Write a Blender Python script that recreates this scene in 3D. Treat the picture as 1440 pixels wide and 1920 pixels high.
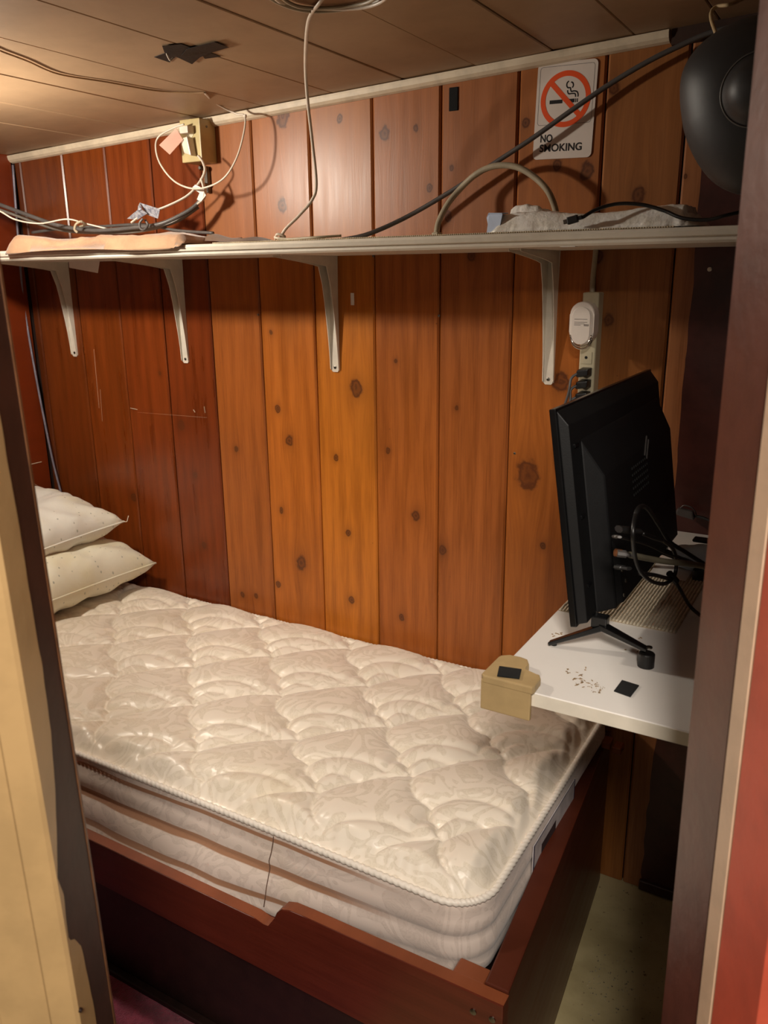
import bpy, bmesh, math, random
from math import sin, cos, pi, radians, sqrt, exp, atan2
from mathutils import Vector, Matrix, noise
random.seed(7)
for o in list(bpy.data.objects): bpy.data.objects.remove(o)
S = bpy.context.scene; COL = S.collection
# ------------------------------------------------------------------ camera
F = 1546.07; PITCH = radians(16.0922); ROLL = radians(-0.58439); YAW = radians(30.639); EYE = 1.5
fw = Vector((-sin(YAW)*cos(PITCH), cos(YAW)*cos(PITCH), -sin(PITCH)))
r0 = Vector((cos(YAW), sin(YAW), 0)); u0 = r0.cross(fw)
R_ = r0*cos(ROLL)+u0*sin(ROLL); U_ = -r0*sin(ROLL)+u0*cos(ROLL)
cd = bpy.data.cameras.new('camera'); cam = bpy.data.objects.new('camera', cd); COL.objects.link(cam)
M = Matrix((R_, U_, -fw)).transposed().to_4x4(); M.translation = (0, 0, EYE); cam.matrix_world = M
cd.sensor_fit = 'VERTICAL'; cd.sensor_height = 36; cd.sensor_width = 27; cd.lens = 36*F/1920
cd.clip_start = .01; cd.dof.use_dof = True; cd.dof.focus_distance = 1.75; cd.dof.aperture_fstop = 9.0
S.camera = cam
def ray(px, py): return R_*((px-720)/F)-U_*((py-960)/F)+fw
def W(px, py, y=1.824):
    r = ray(px, py); r = r*(y/r.y); return Vector((r.x, r.y, r.z+EYE))
def Z(px, py, z):
    r = ray(px, py); r = r*((z-EYE)/r.z); return Vector((r.x, r.y, z))
def X(px, py, x):
    r = ray(px, py); r = r*(x/r.x); return Vector((r.x, r.y, r.z+EYE))
# ------------------------------------------------------------------ light
S.view_settings.view_transform = 'Standard'; S.view_settings.look = 'None'
S.view_settings.gamma = 1; S.view_settings.use_curve_mapping = False; S.view_settings.exposure = 0.0
wd = bpy.data.worlds.new('hallway_dusk'); S.world = wd; wd.use_nodes = True
wd.node_tree.nodes['Background'].inputs[0].default_value = (1, .86, .72, 1)
wd.node_tree.nodes['Background'].inputs[1].default_value = .11
def light(name, typ, loc, power, col, size=.1, target=None):
    l = bpy.data.lights.new(name, typ); l.energy = power; l.color = col
    if typ == 'AREA': l.size = size
    else: l.shadow_soft_size = size
    o = bpy.data.objects.new(name, l); COL.objects.link(o); o.location = loc
    if target is not None: o.rotation_euler = (Vector(target)-Vector(loc)).to_track_quat('-Z', 'Y').to_euler()
    return o
LAMP = Vector((-1.76, 1.07, EYE+.30))
light('cabin_ceiling_bulb', 'POINT', LAMP, 31, (1, .91, .78), .035)
light('hallway_ceiling_light', 'AREA', (.36, -.58, EYE+.84), 50, (1, .90, .79), .38, (-.75, 1.3, .8))
# ------------------------------------------------------------------ helpers
def srgb(r, g, b, a=1):
    f = lambda c: (c/255/12.92) if c/255 <= .04045 else ((c/255+.055)/1.055)**2.4
    return (f(r), f(g), f(b), a)
class NT:
    def __init__(s, name):
        s.m = bpy.data.materials.new(name); s.m.use_nodes = True; s.t = s.m.node_tree; s.n = s.t.nodes; s.l = s.t.links
        s.p = s.n['Principled BSDF']
    def node(s, typ, ins=None, **kw):
        n = s.n.new(typ)
        for k, v in kw.items(): setattr(n, k, v)
        for k, v in (ins or {}).items(): s.put(n.inputs[k], v)
        return n
    def put(s, sock, v):
        if hasattr(v, 'is_output') or isinstance(v, bpy.types.NodeSocket): s.l.new(v, sock)
        else: sock.default_value = v
    def m_(s, op, a, b=0.0, c=0.0, clamp=False):
        n = s.node('ShaderNodeMath', {0: a, 1: b, 2: c}, operation=op); n.use_clamp = clamp; return n.outputs[0]
    def ss(s, v, a, b):
        n = s.node('ShaderNodeMapRange', {0: v, 1: a, 2: b}, interpolation_type='SMOOTHSTEP'); return n.outputs[0]
    def mix(s, f, a, b, bt='MIX'):
        n = s.node('ShaderNodeMix', data_type='RGBA', blend_type=bt)
        s.put(n.inputs[0], f); s.put(n.inputs[6], a); s.put(n.inputs[7], b); return n.outputs[2]
    def coord(s): return s.node('ShaderNodeTexCoord').outputs['Object']
    def noise(s, vec, scale, detail=3, rough=.55, dist=0):
        n = s.node('ShaderNodeTexNoise', {'Scale': scale, 'Detail': detail, 'Roughness': rough, 'Distortion': dist})
        s.l.new(vec, n.inputs['Vector']); return n.outputs[0]
    def scale(s, vec, v):
        n = s.node('ShaderNodeMapping'); s.l.new(vec, n.inputs[0]); n.inputs['Scale'].default_value = v; return n.outputs[0]
    def bump(s, h, strength, dist=.002):
        n = s.node('ShaderNodeBump', {'Strength': strength, 'Distance': dist, 'Height': h}); s.l.new(n.outputs[0], s.p.inputs['Normal']); return n
    def set(s, **k):
        for a, v in k.items(): s.put(s.p.inputs[{'col': 'Base Color', 'rough': 'Roughness', 'metal': 'Metallic', 'spec': 'Specular IOR Level', 'coat': 'Coat Weight', 'crough': 'Coat Roughness', 'sheen': 'Sheen Weight', 'trans': 'Transmission Weight', 'sss': 'Subsurface Weight', 'alpha': 'Alpha'}[a]], v)
def mat(name, c, rough=.5, metal=0, var=.12, vs=30, bump=.15, bs=120, spec=.5, c2=None, **k):
    t = NT(name); co = t.coord()
    d = c2 if c2 else tuple(x*(1-var*2) for x in c[:3])+(1,)
    f = t.noise(co, vs, 4, .6)
    t.set(col=t.mix(t.ss(f, .35, .7), c, d), rough=rough, metal=metal, spec=spec, **k)
    if bump: t.bump(t.noise(co, bs, 3), bump)
    return t.m
def wood(name, base, knots=(), dark=.55, rough=.33, glare=None, paint=None, spec=.4, kc=(82, 42, 20), axis='z'):
    """pine board; knots = (x, z, radius) in world metres, grain flows round them"""
    t = NT(name); co = t.coord(); sp = t.node('ShaderNodeSeparateXYZ'); t.l.new(co, sp.inputs[0]); x, y, z = sp.outputs
    if axis == 'x': x, z = z, x
    if axis == 'y': x, z = z, y
    xw = x; core = 0.0; halo = 0.0; 
    jit = t.noise(co, 55, 2)
    for kx, kz, kr in knots:
        dx = t.m_('DIVIDE', t.m_('SUBTRACT', x, kx), kr); dz = t.m_('DIVIDE', t.m_('SUBTRACT', z, kz), kr*1.25)
        d2 = t.m_('ADD', t.m_('MULTIPLY', dx, dx), t.m_('MULTIPLY', dz, dz))
        dz3 = t.m_('MULTIPLY', dz, .42)
        e = t.m_('EXPONENT', t.m_('MULTIPLY', t.m_('ADD', t.m_('MULTIPLY', dx, dx), t.m_('MULTIPLY', dz3, dz3)), -.35))
        xw = t.m_('SUBTRACT', xw, t.m_('MULTIPLY', t.m_('MULTIPLY', dx, kr*.85), e))
        d = t.m_('SQRT', d2); dj = t.m_('ADD', d, t.m_('MULTIPLY', t.m_('SUBTRACT', jit, .5), 1.1))
        rings = t.m_('MULTIPLY_ADD', t.m_('SINE', t.m_('MULTIPLY', dj, 11)), .17, .75)
        c_ = t.m_('MULTIPLY', t.m_('SUBTRACT', 1.0, t.ss(dj, .75, 1.15)), rings)
        core = t.m_('MAXIMUM', core, c_); halo = t.m_('MAXIMUM', halo, t.m_('EXPONENT', t.m_('MULTIPLY', d2, -.33)))
    cb = t.node('ShaderNodeCombineXYZ', {0: xw, 1: 0.0, 2: z}).outputs[0]
    fine = t.noise(t.scale(cb, (1, 1, .035)), 260, 4, .6)
    mid = t.noise(t.scale(cb, (1, 1, .09)), 34, 3, .5)
    arch = t.m_('SINE', t.m_('ADD', t.m_('MULTIPLY', xw, 170), t.m_('MULTIPLY', t.noise(t.scale(cb, (1, 1, .10)), 6, 2), 16)))
    g = t.m_('ADD', t.m_('MULTIPLY', fine, .50), t.m_('ADD', t.m_('MULTIPLY', mid, .50), t.m_('MULTIPLY', arch, .045)))
    lo = tuple(c*dark for c in base[:3])+(1,); lo = (lo[0], lo[1]*.9, lo[2]*.8, 1); hi = tuple(min(1, c*1.15) for c in base[:3])+(1,)
    col = t.mix(t.ss(g, .22, .70), lo, hi)
    big = t.noise(t.scale(co, (1, 1, .35)), 5, 3)
    col = t.mix(t.m_('MULTIPLY', t.ss(big, .45, .75), .35), col, tuple(c*.45 for c in base[:3])+(1,))
    if knots:
        col = t.mix(t.m_('MULTIPLY', halo, .5), col, tuple(c*.40 for c in base[:3])+(1,))
    if glare: # lamp glare above the shelf, painted into the plank colour
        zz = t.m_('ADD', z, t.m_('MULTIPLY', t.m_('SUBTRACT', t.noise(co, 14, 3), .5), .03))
        col = t.mix(t.m_('MULTIPLY', t.ss(zz, 1.555, 1.60), glare[0]), col, glare[1])
    if knots: col = t.mix(core, col, srgb(*kc))
    spk = t.noise(co, 90, 2, .5)
    col = t.mix(t.m_('MULTIPLY', t.ss(spk, .76, .8), .5), col, srgb(60, 25, 10))
    t.set(col=col, rough=t.m_('MULTIPLY_ADD', mid, .2, rough-.08), spec=spec)
    t.bump(t.m_('ADD', g, t.m_('MULTIPLY', big, .5)), .18, .0015)
    return t.m
def link(name, me, m=None, parent=None, smooth=False):
    o = bpy.data.objects.new(name, me); COL.objects.link(o)
    if m: me.materials.append(m)
    if parent is not None:
        o.parent = parent
        if parent.type == 'EMPTY': o.location = -parent.location
    if smooth:
        for p in me.polygons: p.use_smooth = True
    return o
def tag(o, label=None, cat=None, group=None, kind=None):
    for k, v in (('label', label), ('category', cat), ('group', group), ('kind', kind)):
        if v: o[k] = v
    return o
def thing(name, loc, label, cat, group=None):
    o = bpy.data.objects.new(name, None); COL.objects.link(o); o.location = loc; o.empty_display_size = .05
    return tag(o, label, cat, group)
class B:
    """mesh builder"""
    def __init__(s): s.bm = bmesh.new()
    def hexa(s, c8, bev=0, seg=1):
        v = [s.bm.verts.new(c) for c in c8]
        fs = [s.bm.faces.new([v[i] for i in q]) for q in ((0, 3, 2, 1), (4, 5, 6, 7), (0, 1, 5, 4), (1, 2, 6, 5), (2, 3, 7, 6), (3, 0, 4, 7))]
        if bev:
            es = list({e for f in fs for e in f.edges}); bmesh.ops.bevel(s.bm, geom=es, offset=bev, segments=seg, affect='EDGES', profile=.6)
        return s
    def box(s, lo, hi, bev=0, seg=1, mtx=None):
        x0, y0, z0 = lo; x1, y1, z1 = hi
        c = [Vector(p) for p in ((x0, y0, z0), (x1, y0, z0), (x1, y1, z0), (x0, y1, z0), (x0, y0, z1), (x1, y0, z1), (x1, y1, z1), (x0, y1, z1))]
        if mtx: c = [mtx @ p for p in c]
        return s.hexa(c, bev, seg)
    def prism(s, pts, d, bev=0, seg=1):
        """pts: list of Vector (planar loop), d: extrusion vector"""
        d = Vector(d); a = [s.bm.verts.new(p) for p in pts]; b = [s.bm.verts.new(Vector(p)+d) for p in pts]; n = len(pts)
        fs = [s.bm.faces.new(a[::-1]), s.bm.faces.new(b)]+[s.bm.faces.new((a[i], a[(i+1) % n], b[(i+1) % n], b[i])) for i in range(n)]
        if bev:
            es = [e for f in fs[:2] for e in f.edges]; bmesh.ops.bevel(s.bm, geom=es, offset=bev, segments=seg, affect='EDGES', profile=.6)
        return s
    def tube(s, pts, r, seg=8, flat=1.0, cap=True, fn=None):
        pts = [Vector(p) for p in pts]; n = len(pts); rs = r if isinstance(r, (list, tuple)) else [r]*n
        t0 = (pts[1]-pts[0]).normalized(); up = Vector((0, 0, 1)) if abs(t0.z) < .9 else Vector((1, 0, 0)); nn = t0.cross(up).normalized(); rings = []
        for i, p in enumerate(pts):
            t = (pts[min(i+1, n-1)]-pts[max(i-1, 0)]).normalized(); nn = (nn-t*nn.dot(t)).normalized(); bb = t.cross(nn); ring = []
            for k in range(seg):
                a = 2*pi*k/seg; rr = rs[i]*(fn(i, a) if fn else 1); ring.append(s.bm.verts.new(p+nn*cos(a)*rr+bb*sin(a)*rr*flat))
            rings.append(ring)
        for i in range(n-1):
            for k in range(seg): s.bm.faces.new((rings[i][k], rings[i][(k+1) % seg], rings[i+1][(k+1) % seg], rings[i+1][k]))
        if cap: s.bm.faces.new(rings[0][::-1]); s.bm.faces.new(rings[-1])
        return s
    def lathe(s, prof, loc, ax=(0, 0, 1), seg=24):
        ax = Vector(ax).normalized(); q = Vector((0, 0, 1)).rotation_difference(ax).to_matrix(); loc = Vector(loc); rings = []
        for r, h in prof:
            rings.append([s.bm.verts.new(loc+q @ Vector((max(r, 1e-5)*cos(2*pi*k/seg), max(r, 1e-5)*sin(2*pi*k/seg), h))) for k in range(seg)])
        for i in range(len(rings)-1):
            for k in range(seg): s.bm.faces.new((rings[i][k], rings[i][(k+1) % seg], rings[i+1][(k+1) % seg], rings[i+1][k]))
        s.bm.faces.new(rings[0][::-1]); s.bm.faces.new(rings[-1]); return s
    def grid(s, fn, nu, nv, thick=None):
        g = [[s.bm.verts.new(fn(i/nu, j/nv)) for j in range(nv+1)] for i in range(nu+1)]
        for i in range(nu):
            for j in range(nv): s.bm.faces.new((g[i][j], g[i+1][j], g[i+1][j+1], g[i][j+1]))
        if thick:
            r = bmesh.ops.solidify(s.bm, geom=list(s.bm.faces), thickness=thick)
        return s
    def build(s, name, m, parent=None, smooth=False, recalc=True):
        if recalc: bmesh.ops.recalc_face_normals(s.bm, faces=s.bm.faces)
        me = bpy.data.meshes.new(name); s.bm.to_mesh(me); s.bm.free(); return link(name, me, m, parent, smooth)
def cr(pts, n=8, closed=False):
    P = [Vector(p) for p in pts]; out = []; L = len(P)
    for i in range(L if closed else L-1):
        if closed: a, b, c, d = P[(i-1) % L], P[i], P[(i+1) % L], P[(i+2) % L]
        else: a, b, c, d = P[max(i-1, 0)], P[i], P[i+1], P[min(i+2, L-1)]
        for k in range(n):
            t = k/n; out.append(.5*((2*b)+(c-a)*t+(2*a-5*b+4*c-d)*t*t+(3*b-a-3*c+d)*t**3))
    if not closed: out.append(P[-1])
    return out
def cord(name, pts, r, m, parent=None, flat=1.0, n=8, seg=8): return B().tube(cr(pts, n), r, seg, flat).build(name, m, parent, True)
def text_mesh(txt, size, mtx, m, parent, name='lettering', bold=.0, sx=1.0, ext=.0002, fit=None):
    c = bpy.data.curves.new('t', 'FONT'); c.body = txt; c.size = size; c.extrude = ext; c.offset = bold
    o = bpy.data.objects.new('t', c); me = bpy.data.meshes.new_from_object(o); bpy.data.objects.remove(o); bpy.data.curves.remove(c)
    if fit: sx = fit/max(v.co.x for v in me.vertices)
    me.transform(Matrix.Diagonal((sx, 1, 1, 1))); me.transform(mtx); return link(name, me, m, parent)
def ribbon(pts, w, origin, ex, ez, n, m, parent, name, th=.0002, closed=False):
    """flat print on a plane: pts in plane units, width w"""
    L = len(pts); lft = []; rgt = []
    for i, (a, b) in enumerate(pts):
        p0 = pts[(i-1) % L] if closed else pts[max(i-1, 0)]; p1 = pts[(i+1) % L] if closed else pts[min(i+1, L-1)]
        d = Vector((p1[0]-p0[0], p1[1]-p0[1])).normalized(); q = Vector((-d.y, d.x))*w/2
        lft.append((a+q.x, b+q.y)); rgt.append((a-q.x, b-q.y))
    b = B(); P = lambda uv: origin+ex*uv[0]+ez*uv[1]+n*th
    l = [b.bm.verts.new(P(u)) for u in lft]; r = [b.bm.verts.new(P(u)) for u in rgt]
    for i in range(L if closed else L-1): j = (i+1) % L; b.bm.faces.new((l[i], l[j], r[j], r[i]))
    return b.build(name, m, parent)
# ------------------------------------------------------------------ shared materials
M_groove = mat('groove_shadow_gap', srgb(42, 20, 10), .8)
M_white = mat('white_shelf_paint', srgb(226, 218, 202), .38, var=.04, bump=.08)
M_under = mat('shelf_face_paint', srgb(205, 190, 168), .5, var=.06)
M_bracket = mat('bracket_enamel', srgb(222, 214, 200), .35, var=.05, bump=.05)
M_ceil = mat('ceiling_paint', srgb(170, 140, 108), .5, var=.06, vs=9, bump=.12, bs=60)
M_trimw = mat('moulding_paint', srgb(222, 205, 178), .45, var=.10, vs=22)
M_cream = mat('cream_gloss_paint', srgb(192, 158, 110), .36, var=.07, vs=14, bump=.2, bs=45)
M_brown = mat('brown_gloss_paint', srgb(62, 30, 20), .5, var=.2, vs=18, bump=.2, bs=50)
M_brown_r = mat('brown_gloss_jamb', srgb(88, 48, 38), .36, var=.14, vs=20, bump=.25, bs=60)
M_red = mat('red_orange_paint', srgb(206, 88, 64), .45, var=.10, vs=16)
M_blackp = mat('black_plastic', srgb(24, 23, 23), .42, var=.1, bump=.06, bs=400)
M_blackg = mat('black_gloss_plastic', srgb(14, 14, 15), .22, var=.1, bump=0)
M_whitec = mat('white_cord_vinyl', srgb(222, 208, 190), .4, var=.06, bump=0)
M_grayc = mat('grey_cable_vinyl', srgb(118, 112, 104), .42, var=.08, bump=0)
M_dgrayc = mat('dark_grey_cable_vinyl', srgb(84, 80, 78), .42, var=.08, bump=0)
M_beigec = mat('beige_cable_vinyl', srgb(170, 158, 134), .45, var=.08, bump=0)
M_blackc = mat('black_cable_vinyl', srgb(18, 17, 17), .38, var=.1, bump=0)
M_steel = mat('dull_steel', srgb(120, 116, 108), .35, 1, var=.15)
M_ivory = mat('ivory_plastic', srgb(200, 190, 160), .45, var=.05, bump=.03)
M_boxp = mat('olive_cream_box_enamel', srgb(190, 172, 122), .4, var=.06, bump=.06)
M_felt = mat('black_hook_and_loop', srgb(16, 17, 17), .95, var=.2, bump=.8, bs=900)
M_paper = mat('white_paper', srgb(225, 220, 214), .7, var=.03, bump=.05)
M_cherry = wood('cherry_stained_rail', srgb(92, 36, 22), dark=.7, rough=.32, axis='x')
M_cherryd = wood('dark_stained_footboard', srgb(84, 38, 24), dark=.65, rough=.35, axis='y')
M_cherrytop = wood('worn_lit_rail_top', srgb(124, 66, 38), dark=.6, rough=.36, axis='x')  # lit orange of the worn rail top put into the colour
M_toe = mat('dark_brown_toe_board', srgb(34, 16, 12), .5, var=.2)

# ================================================================== SETTING
ZF = 0.0; YW = 1.824; XL = -2.425; XR = .10; YF = .28
zc = lambda x: EYE+.408+.039*(x+1.42)
def struct(o): return tag(o, kind='structure')
# floor
def m_floor():
    t = NT('painted_floor_olive_beige'); co = t.coord()
    c = t.mix(t.ss(t.noise(co, 7, 4), .35, .7), srgb(184, 170, 128), srgb(158, 144, 104))
    c = t.mix(t.ss(t.noise(co, 60, 3), .66, .72), c, srgb(112, 96, 68))
    t.set(col=c, rough=.42); t.bump(t.noise(co, 90, 4), .25); return t.m
struct(B().box((XL, YF, -.04), (XR, YW+.05, ZF)).build('floor', m_floor()))
# hallway floor in front of the door is the same sheet going on
struct(B().box((XL, -1.6, -.04), (1.4, YF, ZF)).build('floor', bpy.data.materials['painted_floor_olive_beige']))
# back wall
wb = struct(B().box((XL-.03, YW+.014, ZF), (XR+.03, YW+.05, EYE+.52)).build('wall_back', M_groove))
EDG = [XL, -2.392, -2.197, -2.013, -1.833, -1.647, -1.468, -1.286, -1.102, -.920, -.7335, -.5455, -.3835, -.318]
def sK(L): return [(W(px, py).x, W(px, py).z, r*.00112) for px, py, r in L]
PL = [  # base colour (varnished), painted glare amount/colour, knots (px,py,r px)
 ((96, 46, 20), .0, []),
 ((112, 54, 18), .0, []),
 ((122, 58, 18), .0, [(250, 932, 11)]),
 ((118, 54, 18), .0, [(300, 700, 5)]),
 ((112, 50, 18), .0, [(340, 797, 13), (383, 1023, 8), (366, 890, 7)]),
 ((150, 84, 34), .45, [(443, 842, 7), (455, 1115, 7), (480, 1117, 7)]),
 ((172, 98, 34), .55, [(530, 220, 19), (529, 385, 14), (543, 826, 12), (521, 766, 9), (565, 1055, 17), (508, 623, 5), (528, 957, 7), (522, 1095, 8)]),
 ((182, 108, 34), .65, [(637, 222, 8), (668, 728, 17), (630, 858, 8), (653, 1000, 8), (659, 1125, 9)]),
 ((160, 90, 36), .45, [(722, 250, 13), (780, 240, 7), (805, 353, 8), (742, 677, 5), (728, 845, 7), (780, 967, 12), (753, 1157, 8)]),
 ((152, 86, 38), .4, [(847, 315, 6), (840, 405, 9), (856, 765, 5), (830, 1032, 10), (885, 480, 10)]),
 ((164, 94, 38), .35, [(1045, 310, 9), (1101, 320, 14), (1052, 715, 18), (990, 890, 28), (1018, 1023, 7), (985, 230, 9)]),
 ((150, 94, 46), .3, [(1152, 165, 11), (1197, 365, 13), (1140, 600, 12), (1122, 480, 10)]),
 ((158, 102, 62), .15, [(1285, 330, 4)]),
]
GLARE = srgb(156, 104, 68)  # painted glare tone for the upper planks
for i, (c, du, kn) in enumerate(PL):
    x0, x1 = EDG[i], EDG[i+1] if i+1 < len(EDG) else -.30
    if i == len(PL)-1: x1 = -.30
    g = .0016
    m = wood('pine_board_%02d' % i, srgb(*c), sK(kn), glare=(du, GLARE) if du else None, dark=.62, rough=.28 if i < 5 else .34)
    jy = random.uniform(-.0006, .0006)
    pts = [Vector((x0+g, YW+.012+jy, ZF+.002)), Vector((x0+g, YW+.0035+jy, ZF+.002)), Vector((x0+g+.0042, YW+jy, ZF+.002)), Vector((x1-g-.0042, YW+jy, ZF+.002)), Vector((x1-g, YW+.0035+jy, ZF+.002)), Vector((x1-g, YW+.012+jy, ZF+.002))]
    B().prism(pts, (0, 0, zc(x0)+.02)).build('plank', m, wb)
# brown painted board at the right end, its paint edge ragged over the last pine plank
jag = []
zz = 0.003; rnd = random.Random(3)
while zz < 1.93:
    base = -.3435 if zz > .9 else -.337
    jag.append(Vector((base+rnd.uniform(-.0025, .0035)+(.004 if rnd.random() < .12 else 0)-.006*max(0, zz-1.55), YW-.0022, zz))); zz += rnd.uniform(.015, .05)
jag.append(Vector((-.352, YW-.0022, 1.94)))
pts = [Vector((XR, YW-.0022, .003))]+jag+[Vector((XR, YW-.0022, 1.94))]
pb = B().prism(pts, (0, .0035, 0)).build('brown_painted_board', mat('old_maroon_brown_paint', srgb(78, 40, 34), .33, var=.22, vs=10, bump=.35, bs=40), wb)
tag(pb, 'maroon-brown painted strip with ragged edge over the pine')
B().lathe([(.0045, 0), (.0045, .002), (.003, .0028)], W(1331, 505)+Vector((0, -.0022, 0)), (0, -1, 0), 10).build('screw_cap', M_bracket, wb)
B().box((-.34, YW-.012, .003), (XR, YW, .03), .002).build('base_strip', M_brown, wb)
# nail heads, paint scraps and scratches that have their own shape
for px, py in ((484, 590), (823, 592), (965, 850), (668, 452), (700, 480)):
    B().lathe([(.003, 0), (.003, .0012), (.002, .0018)], W(px, py), (0, -1, 0), 8).build('nail', M_steel, wb)
p = W(661, 560); B().box((p.x-.005, YW-.0012, p.z-.016), (p.x+.005, YW, p.z+.014)).build('torn_label', M_paper, wb)
for a, b, w in (((176, 655), (186, 765), .0012), ((188, 730), (192, 790), .001), ((245, 765), (258, 768), .006), ((258, 773), (388, 783), .0012), ((363, 768), (366, 773), .004), ((383, 762), (385, 774), .004), ((52, 872), (78, 866), .003), ((55, 902), (76, 914), .0015)):
    A, C = W(*a), W(*b)
    if a[0] < 100:
        A, C = X(*a, XL+.0006), X(*b, XL+.0006); B().tube([A, (A+C)/2, C], w/2, 4).build('scratch', M_trimw, wb); continue
    B().tube([A+Vector((0, -.0002, 0)), (A+C)/2+Vector((0, -.0005, 0)), C+Vector((0, -.0002, 0))], w/2, 4, .3).build('scratch', M_trimw, wb)
# left wall
wl = struct(B().box((XL-.05, YF-.03, ZF), (XL-.014, YW+.05, EYE+.45)).build('wall_left', M_groove))
yy = YW-.004; k = 0
while yy > YF:
    y1 = max(YF, yy-.18); m = wood('left_board_%d' % k, srgb(*[(120, 48, 18), (98, 38, 18), (118, 46, 18)][k % 3]), dark=.62)
    pts = [Vector((XL-.013, yy-.0015, .002)), Vector((XL-.004, yy-.0015, .002)), Vector((XL, yy-.006, .002)), Vector((XL, y1+.006, .002)), Vector((XL-.004, y1+.0015, .002)), Vector((XL-.013, y1+.0015, .002))]
    B().prism(pts, (0, 0, EYE+.39)).build('plank', m, wl); yy = y1; k += 1
struct(B().box((XR, .80, ZF), (XR+.04, YW+.05, EYE+.52)).build('wall_right', M_brown))
# ceiling boards run away from the door, seams recessed
CE = [XL, -2.21, -2.02, -1.83, -1.62, -1.41, -1.202, -1.01, -.83, -.657, -.491, -.335, -.15, XR]
cl = struct(B().hexa([Vector(p) for p in ((XL, YF, zc(XL)+.012), (XR, YF, zc(XR)+.012), (XR, YW+.02, zc(XR)+.012), (XL, YW+.02, zc(XL)+.012), (XL, YF, zc(XL)+.05), (XR, YF, zc(XR)+.05), (XR, YW+.02, zc(XR)+.05), (XL, YW+.02, zc(XL)+.05))]).build('ceiling', mat('ceiling_gap', srgb(96, 70, 46), .8)))
for i in range(len(CE)-1):
    a, b = CE[i]+.0012, CE[i+1]-.0012; dz = random.uniform(-.001, .001)
    c8 = [Vector((a, YF, zc(a)+dz)), Vector((b, YF, zc(b)+dz)), Vector((b, YW+.01, zc(b)+dz)), Vector((a, YW+.01, zc(a)+dz)), Vector((a, YF, zc(a)+.011)), Vector((b, YF, zc(b)+.011)), Vector((b, YW+.01, zc(b)+.011)), Vector((a, YW+.01, zc(a)+.011))]
    B().hexa(c8, .0018).build('ceiling_board', M_ceil, cl)
# quarter round moulding under the ceiling at the back wall
xa, xb = XL, W(1258, 68).x
prof = [(0, .002), (-.020, .002), (-.020, -.003), (-.0175, -.011), (-.011, -.0165), (-.003, -.019), (0, -.019)]
struct(B().prism([Vector((xa, YW+a, zc(xa)+b-.004)) for a, b in prof], (xb-xa, 0, zc(xb)-zc(xa))).build('trim_1', M_trimw))
struct(B().box((xb+.004, YW-.012, zc(xb)-.028), (XR, YW, zc(xb)+.012)).build('trim_2', mat('dark_gap_filler', srgb(60, 36, 22), .8)))
# door wall: a plane set at an angle, opening between two painted jambs
DN = Vector((.52, -.855, 0)).normalized(); DX = Vector((.855, .52, 0)).normalized()
def hd(px, py, d):
    r = ray(px, py); r = r*(d/sqrt(r.x**2+r.y**2)); return Vector((r.x, r.y, r.z+EYE))
def vline(pa, pb, z0, z1):
    f_ = lambda z: pa+(pb-pa)*((z-pa.z)/(pb.z-pa.z)); return f_(z0), f_(z1)
L0, L1 = vline(hd(73, 975, .77), hd(216, 1915, .77), 0, 2.0)
def slab(name, a0, a1, offs, m, parent=None, bev=0):
    """vertical prism following the line a0(bottom) a1(top); offs = plan offsets (along DX, along DN)"""
    lo = [a0+DX*u+DN*v for u, v in offs]; hi = [a1+DX*u+DN*v for u, v in offs]; b = B(); n = len(offs)
    va = [b.bm.verts.new(p) for p in lo]; vb = [b.bm.verts.new(p) for p in hi]
    fs = [b.bm.faces.new(va[::-1]), b.bm.faces.new(vb)]+[b.bm.faces.new((va[i], va[(i+1) % n], vb[(i+1) % n], vb[i])) for i in range(n)]
    if bev:
        es = [e for f in fs[2:] for e in f.edges if e not in fs[0].edges and e not in fs[1].edges]; bmesh.ops.bevel(b.bm, geom=list(set(es)), offset=bev, segments=3, affect='EDGES')
    return b.build(name, m, parent)
jl = struct(slab('door_1', L0, L1, [(0, 0), (0, .0795), (-.03, .0795), (-.03, 0)], M_brown, bev=.0015))   # brown reveal of the left jamb
tag(slab('edge_highlight', L0, L1, [(.0008, -.0005), (.0008, .0035), (-.004, .0035), (-.004, -.0005)], mat('jamb_highlight', srgb(120, 78, 48), .45, var=.25), jl), 'pale painted highlight on the outer corner')  # edge highlight painted as a pale strip along the jamb corner
# cream casing on the left: its edge chipped over the brown
def chip(z):
    n = noise.noise(Vector((z*9, 3.1, 0)))*.004+noise.noise(Vector((z*38, 1.1, 0)))*.0016
    dv = 0; K = ((2.0, 0), (1.107, 0), (1.055, .009), (1.012, .023), (.975, .034), (.952, .027), (.903, .033), (.893, .020), (.874, .009), (.80, .003), (.0, .0))
    for (za, da), (zb_, db) in zip(K, K[1:]):
        if zb_ <= z <= za: dv = da+(db-da)*(za-z)/(za-zb_)
    return .044+dv+n
b = B(); rows = []
for i in range(321):
    z = 2.0*i/320; a = L0+(L1-L0)*(z/2.0); v = min(max(chip(z), .03), .0795)
    f_ = [a+DX*.0012+DN*v, a+DX*.0012+DN*.080, a-DX*.002+DN*.083, a-DX*.024+DN*.085, a-DX*.028+DN*.0805, a-DX*.075+DN*.080, a-DX*.079+DN*.074, a-DX*.30+DN*.074, a-DX*.30+DN*.02, a-DX*.01+DN*.02]
    rows.append([b.bm.verts.new(Vector((p.x, p.y, z))) for p in f_])
for i in range(320):
    for j in range(9): b.bm.faces.new((rows[i][j], rows[i][j+1], rows[i+1][j+1], rows[i+1][j]))
b.bm.faces.new(rows[0]); b.bm.faces.new(rows[-1][::-1])
tl = struct(b.build('trim_3', M_cream))
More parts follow.
